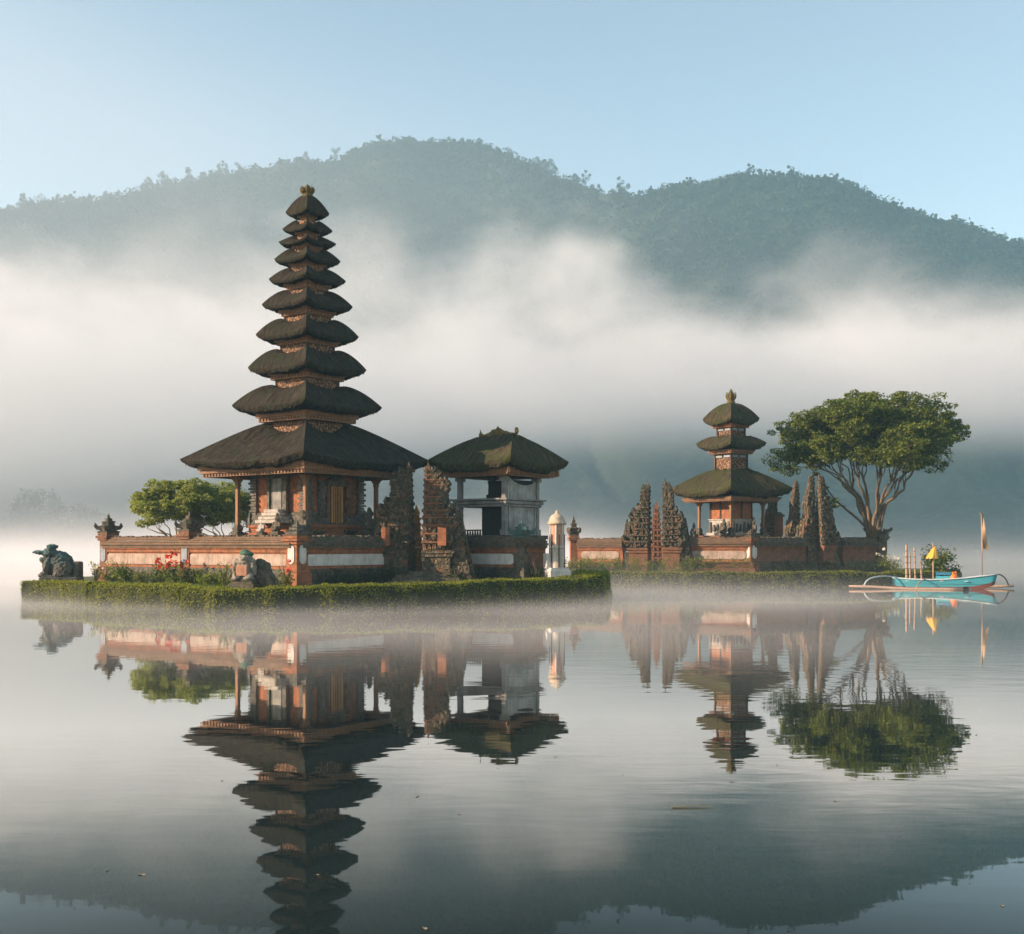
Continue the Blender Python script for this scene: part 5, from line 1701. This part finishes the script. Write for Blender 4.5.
arm([(-2.3, 0.2, 0.58), (-2.7, -0.5, 0.72), (-3.5, -1.2, 0.74), (-4.1, -1.7, 0.55), (-4.35, NEAR, 0.14)])
arm([(-0.75, 0.1, 0.52), (-0.9, -0.7, 0.56), (-1.2, -1.5, 0.35), (-1.35, NEAR, 0.06)], 0.04, BAMBOO)
arm([(2.2, -0.1, 0.66), (2.75, 0.6, 0.86), (3.4, 1.2, 0.86), (3.75, 1.65, 0.6), (3.95, 1.9, 0.16)], 0.04, DARKWOOD)
arm([(-1.0, 0.0, 0.52), (-1.0, 0.7, 0.58), (-1.0, 1.5, 0.4), (-1.0, 1.9, 0.12)], 0.04, BAMBOO)
m = MB(); m.box((1.45, -NEAR * -1, 0.10), (0.3, 0.2, 0.22)); m.build('float_lashing', DARKWOOD, bo, bevel=0.03)
CB, SB = math.cos(YB), math.sin(YB)
def onboat(lx, ly, lz):
    return (bx_ + lx * CB - ly * SB, by_ + lx * SB + ly * CB, lz)
def px_to_lx(px):                        # where along the hull a column of the photograph falls
    return ((px - 940) * 72.6 / F) / CB
for px, top, lab in ((910.2, 545, 'thick bamboo pole, leftmost of four upright in the boat'), (913.4, 553.5, 'second bamboo pole from the left of four upright in the boat'),
                     (918.2, 547.5, 'third bamboo pole from the left of four upright in the boat'), (923.8, 560, 'shortest of the four bamboo poles upright in the boat')):
    z_t = zat(top, 73)
    pole = thing('bamboo_pole', lab, 'pole', onboat(px_to_lx(px), random.uniform(-0.12, 0.2), 0.29), 0, 'bamboo poles standing in the boat')
    pole.rotation_euler = (random.uniform(-0.05, 0.05), random.uniform(-0.035, 0.035), 0)
    m = MB()
    r = 0.085 if px < 912 else 0.06
    m.tube([(0, 0, 0), (0, 0, z_t - 0.29)], [r, r * 0.85], 8); m.build('cane', BAMBOO, pole, smooth=False)
    m = MB()
    for k in range(int((z_t - 0.3) / 0.36)):
        m.lathe([(r * 1.0, -0.02), (r * 1.25, 0), (r * 1.0, 0.02)], (0, 0, 0.2 + k * 0.36), 8)
    m.build('cane_joint', DARKWOOD, pole)
cl = paint('yellow_cloth', (0.62, 0.34, 0.045), (0.72, 0.50, 0.16), 0.6)
um = thing('folded_umbrella', 'closed yellow ceremonial umbrella on a pale pole standing in the boat', 'umbrella', onboat(px_to_lx(934), 0.05, 0.29), 0.3)
m = MB(); m.tube([(0, 0, 0), (0.0, 0, zat(543, 73) - 0.29)], 0.045, 7); m.build('umbrella_pole', BAMBOO, um)
zt_, zb_ = zat(545.5, 73) - 0.29, zat(558.5, 73) - 0.29
m = MB(); vs, fs = [], []
n = 24
for k in range(7):
    f = k / 6
    for i in range(n):
        a = 2 * math.pi * i / n
        r = (0.03 + 0.30 * f ** 0.8) * (1 + 0.16 * math.sin(a * 8) * f)
        vs.append((0.12 - 0.2 * f + r * math.cos(a), r * math.sin(a), zt_ + (zb_ - zt_) * f + 0.04 * math.sin(a * 8) * f))
for k in range(6):
    for i in range(n):
        fs.append((k * n + i, (k + 1) * n + i, (k + 1) * n + (i + 1) % n, k * n + (i + 1) % n))
m.add(vs, fs); m.build('umbrella_cloth', cl, um, smooth=True)
fl = thing('flag_pole', 'tall pole with a narrow tattered brown flag at the boat\'s bow', 'flag', onboat(px_to_lx(976.7), 0.0, 0.4), YB)
H_ = zat(512.5, 72) - 0.4
m = MB(); m.tube([(0, 0, 0), (0.02, 0, H_ * 0.5), (-0.03, 0, H_ - 0.15), (-0.16, 0, H_)], [0.06, 0.05, 0.03, 0.012], 7); m.build('pole', BAMBOO, fl)
m = MB(); vs, fs = [], []
for k in range(19):
    f = k / 18
    w = 0.05 + 0.08 * math.sin(min(1, f * 1.3) * math.pi * 0.5) * (1 - 0.35 * f)
    sh = 0.06 + 0.26 * f ** 2
    for q in (0, 0.5, 1):
        vs.append((-0.03 + q * w + sh * q, 0.10 * math.sin(f * 7 + q * 2.0) * (0.3 + q), H_ - 0.06 - f * 2.05 - 0.2 * q * f))
for k in range(18):
    for q in range(2):
        a = k * 3 + q
        fs.append((a, a + 1, a + 4, a + 3))
m.add(vs, fs); m.build('tattered_flag', paint('faded_brown_cloth', (0.30, 0.19, 0.10), (0.44, 0.36, 0.27), 0.8), fl, smooth=True)
bg_ = thing('orange_sack', 'bright orange plastic sack lying in the boat', 'sack', onboat(px_to_lx(952.5), -0.08, 0.36), 0.4)
sculpt('sack_body', [((0, 0, 0.28), (0.26, 0.22, 0.28), 0), ((0.05, 0, 0.50), (0.14, 0.12, 0.14), 0), ((0.13, 0, 0.64), (0.10, 0.09, 0.06), R(30)), ((-0.10, 0, 0.60), (0.08, 0.08, 0.08), 0)], 0.03, paint('orange_plastic', (0.75, 0.17, 0.02), (0.8, 0.3, 0.06), 0.5), bg_, 0.03)
m = MB(); m.tube([(-0.1, 0, 0.5), (0.02, -0.05, 0.53), (0.14, 0, 0.5)], 0.03, 6); m.build('tie', DARKWOOD, bg_)
cr_ = thing('blue_crate', 'blue slatted crate amidships between the yellow umbrella and orange sack', 'crate', onboat(px_to_lx(943), 0.1, 0.31), YB)
cr_.scale = (1, 1, 1.45)
for k in range(3):
    m = MB()
    z = 0.10 + k * 0.16
    m.box((0, -0.24, z), (0.86, 0.03, 0.11)); m.box((0, 0.24, z), (0.86, 0.03, 0.11)); m.box((-0.42, 0, z), (0.03, 0.45, 0.11)); m.box((0.42, 0, z), (0.03, 0.45, 0.11))
    m.build('slat', BLUEP if k != 1 else TURQ, cr_)
m = MB(); m.box((0, 0, 0.02), (0.8, 0.44, 0.03))
for sx in (-1, 1):
    for sy in (-1, 1):
        m.box((sx * 0.38, sy * 0.2, 0.26), (0.05, 0.05, 0.48))
m.build('crate_frame', BLUEP, cr_)

# ================================================================== LITTLE THINGS ON THE WATER
g = np.random.default_rng(81)
LEAFM = NT('dead_leaf').done((0.20, 0.17, 0.10), 0.6)
proto = None
for k in range(20):
    px = g.uniform(20, 1010); y = HZ + g.uniform(150, 385)
    d = CAM_H * F / (y - HZ)
    x_, y_ = at(px, d)
    if proto is None:
        m = MB()
        pts = [(0.05 * math.cos(a) * (1 if math.cos(a) > 0 else 1), 0.022 * math.sin(a), 0.006 + 0.004 * math.sin(a * 2)) for a in [2 * math.pi * i / 10 for i in range(10)]]
        m.add([(0, 0, 0.004)] + pts, [(0, i + 1, (i + 1) % 10 + 1) for i in range(10)])
        o = m.build('floating_leaf', LEAFM)
        proto = tag(o, 'tiny dead leaf floating on the open lake', 'leaf', 'dead leaves floating on the lake')
    else:
        o = proto.copy(); COL.objects.link(o)
    o.location = (x_, y_, 0.0)
    o.rotation_euler = (0, 0, g.uniform(0, 6.28))
    s_ = g.uniform(0.35, 0.8); o.scale = (s_, s_, 1)
tw_ = MB()
tx0, ty0 = at(672, CAM_H * F / (808 - HZ))
tw_.tube([(tx0, ty0, 0.01), (tx0 + 0.18, ty0 + 0.02, 0.014), (tx0 + 0.42, ty0 + 0.03, 0.01)], [0.008, 0.007, 0.003], 5)
tag(tw_.build('floating_twig', LEAFM), 'thin twig floating on the lake in front of the small tower', 'twig')
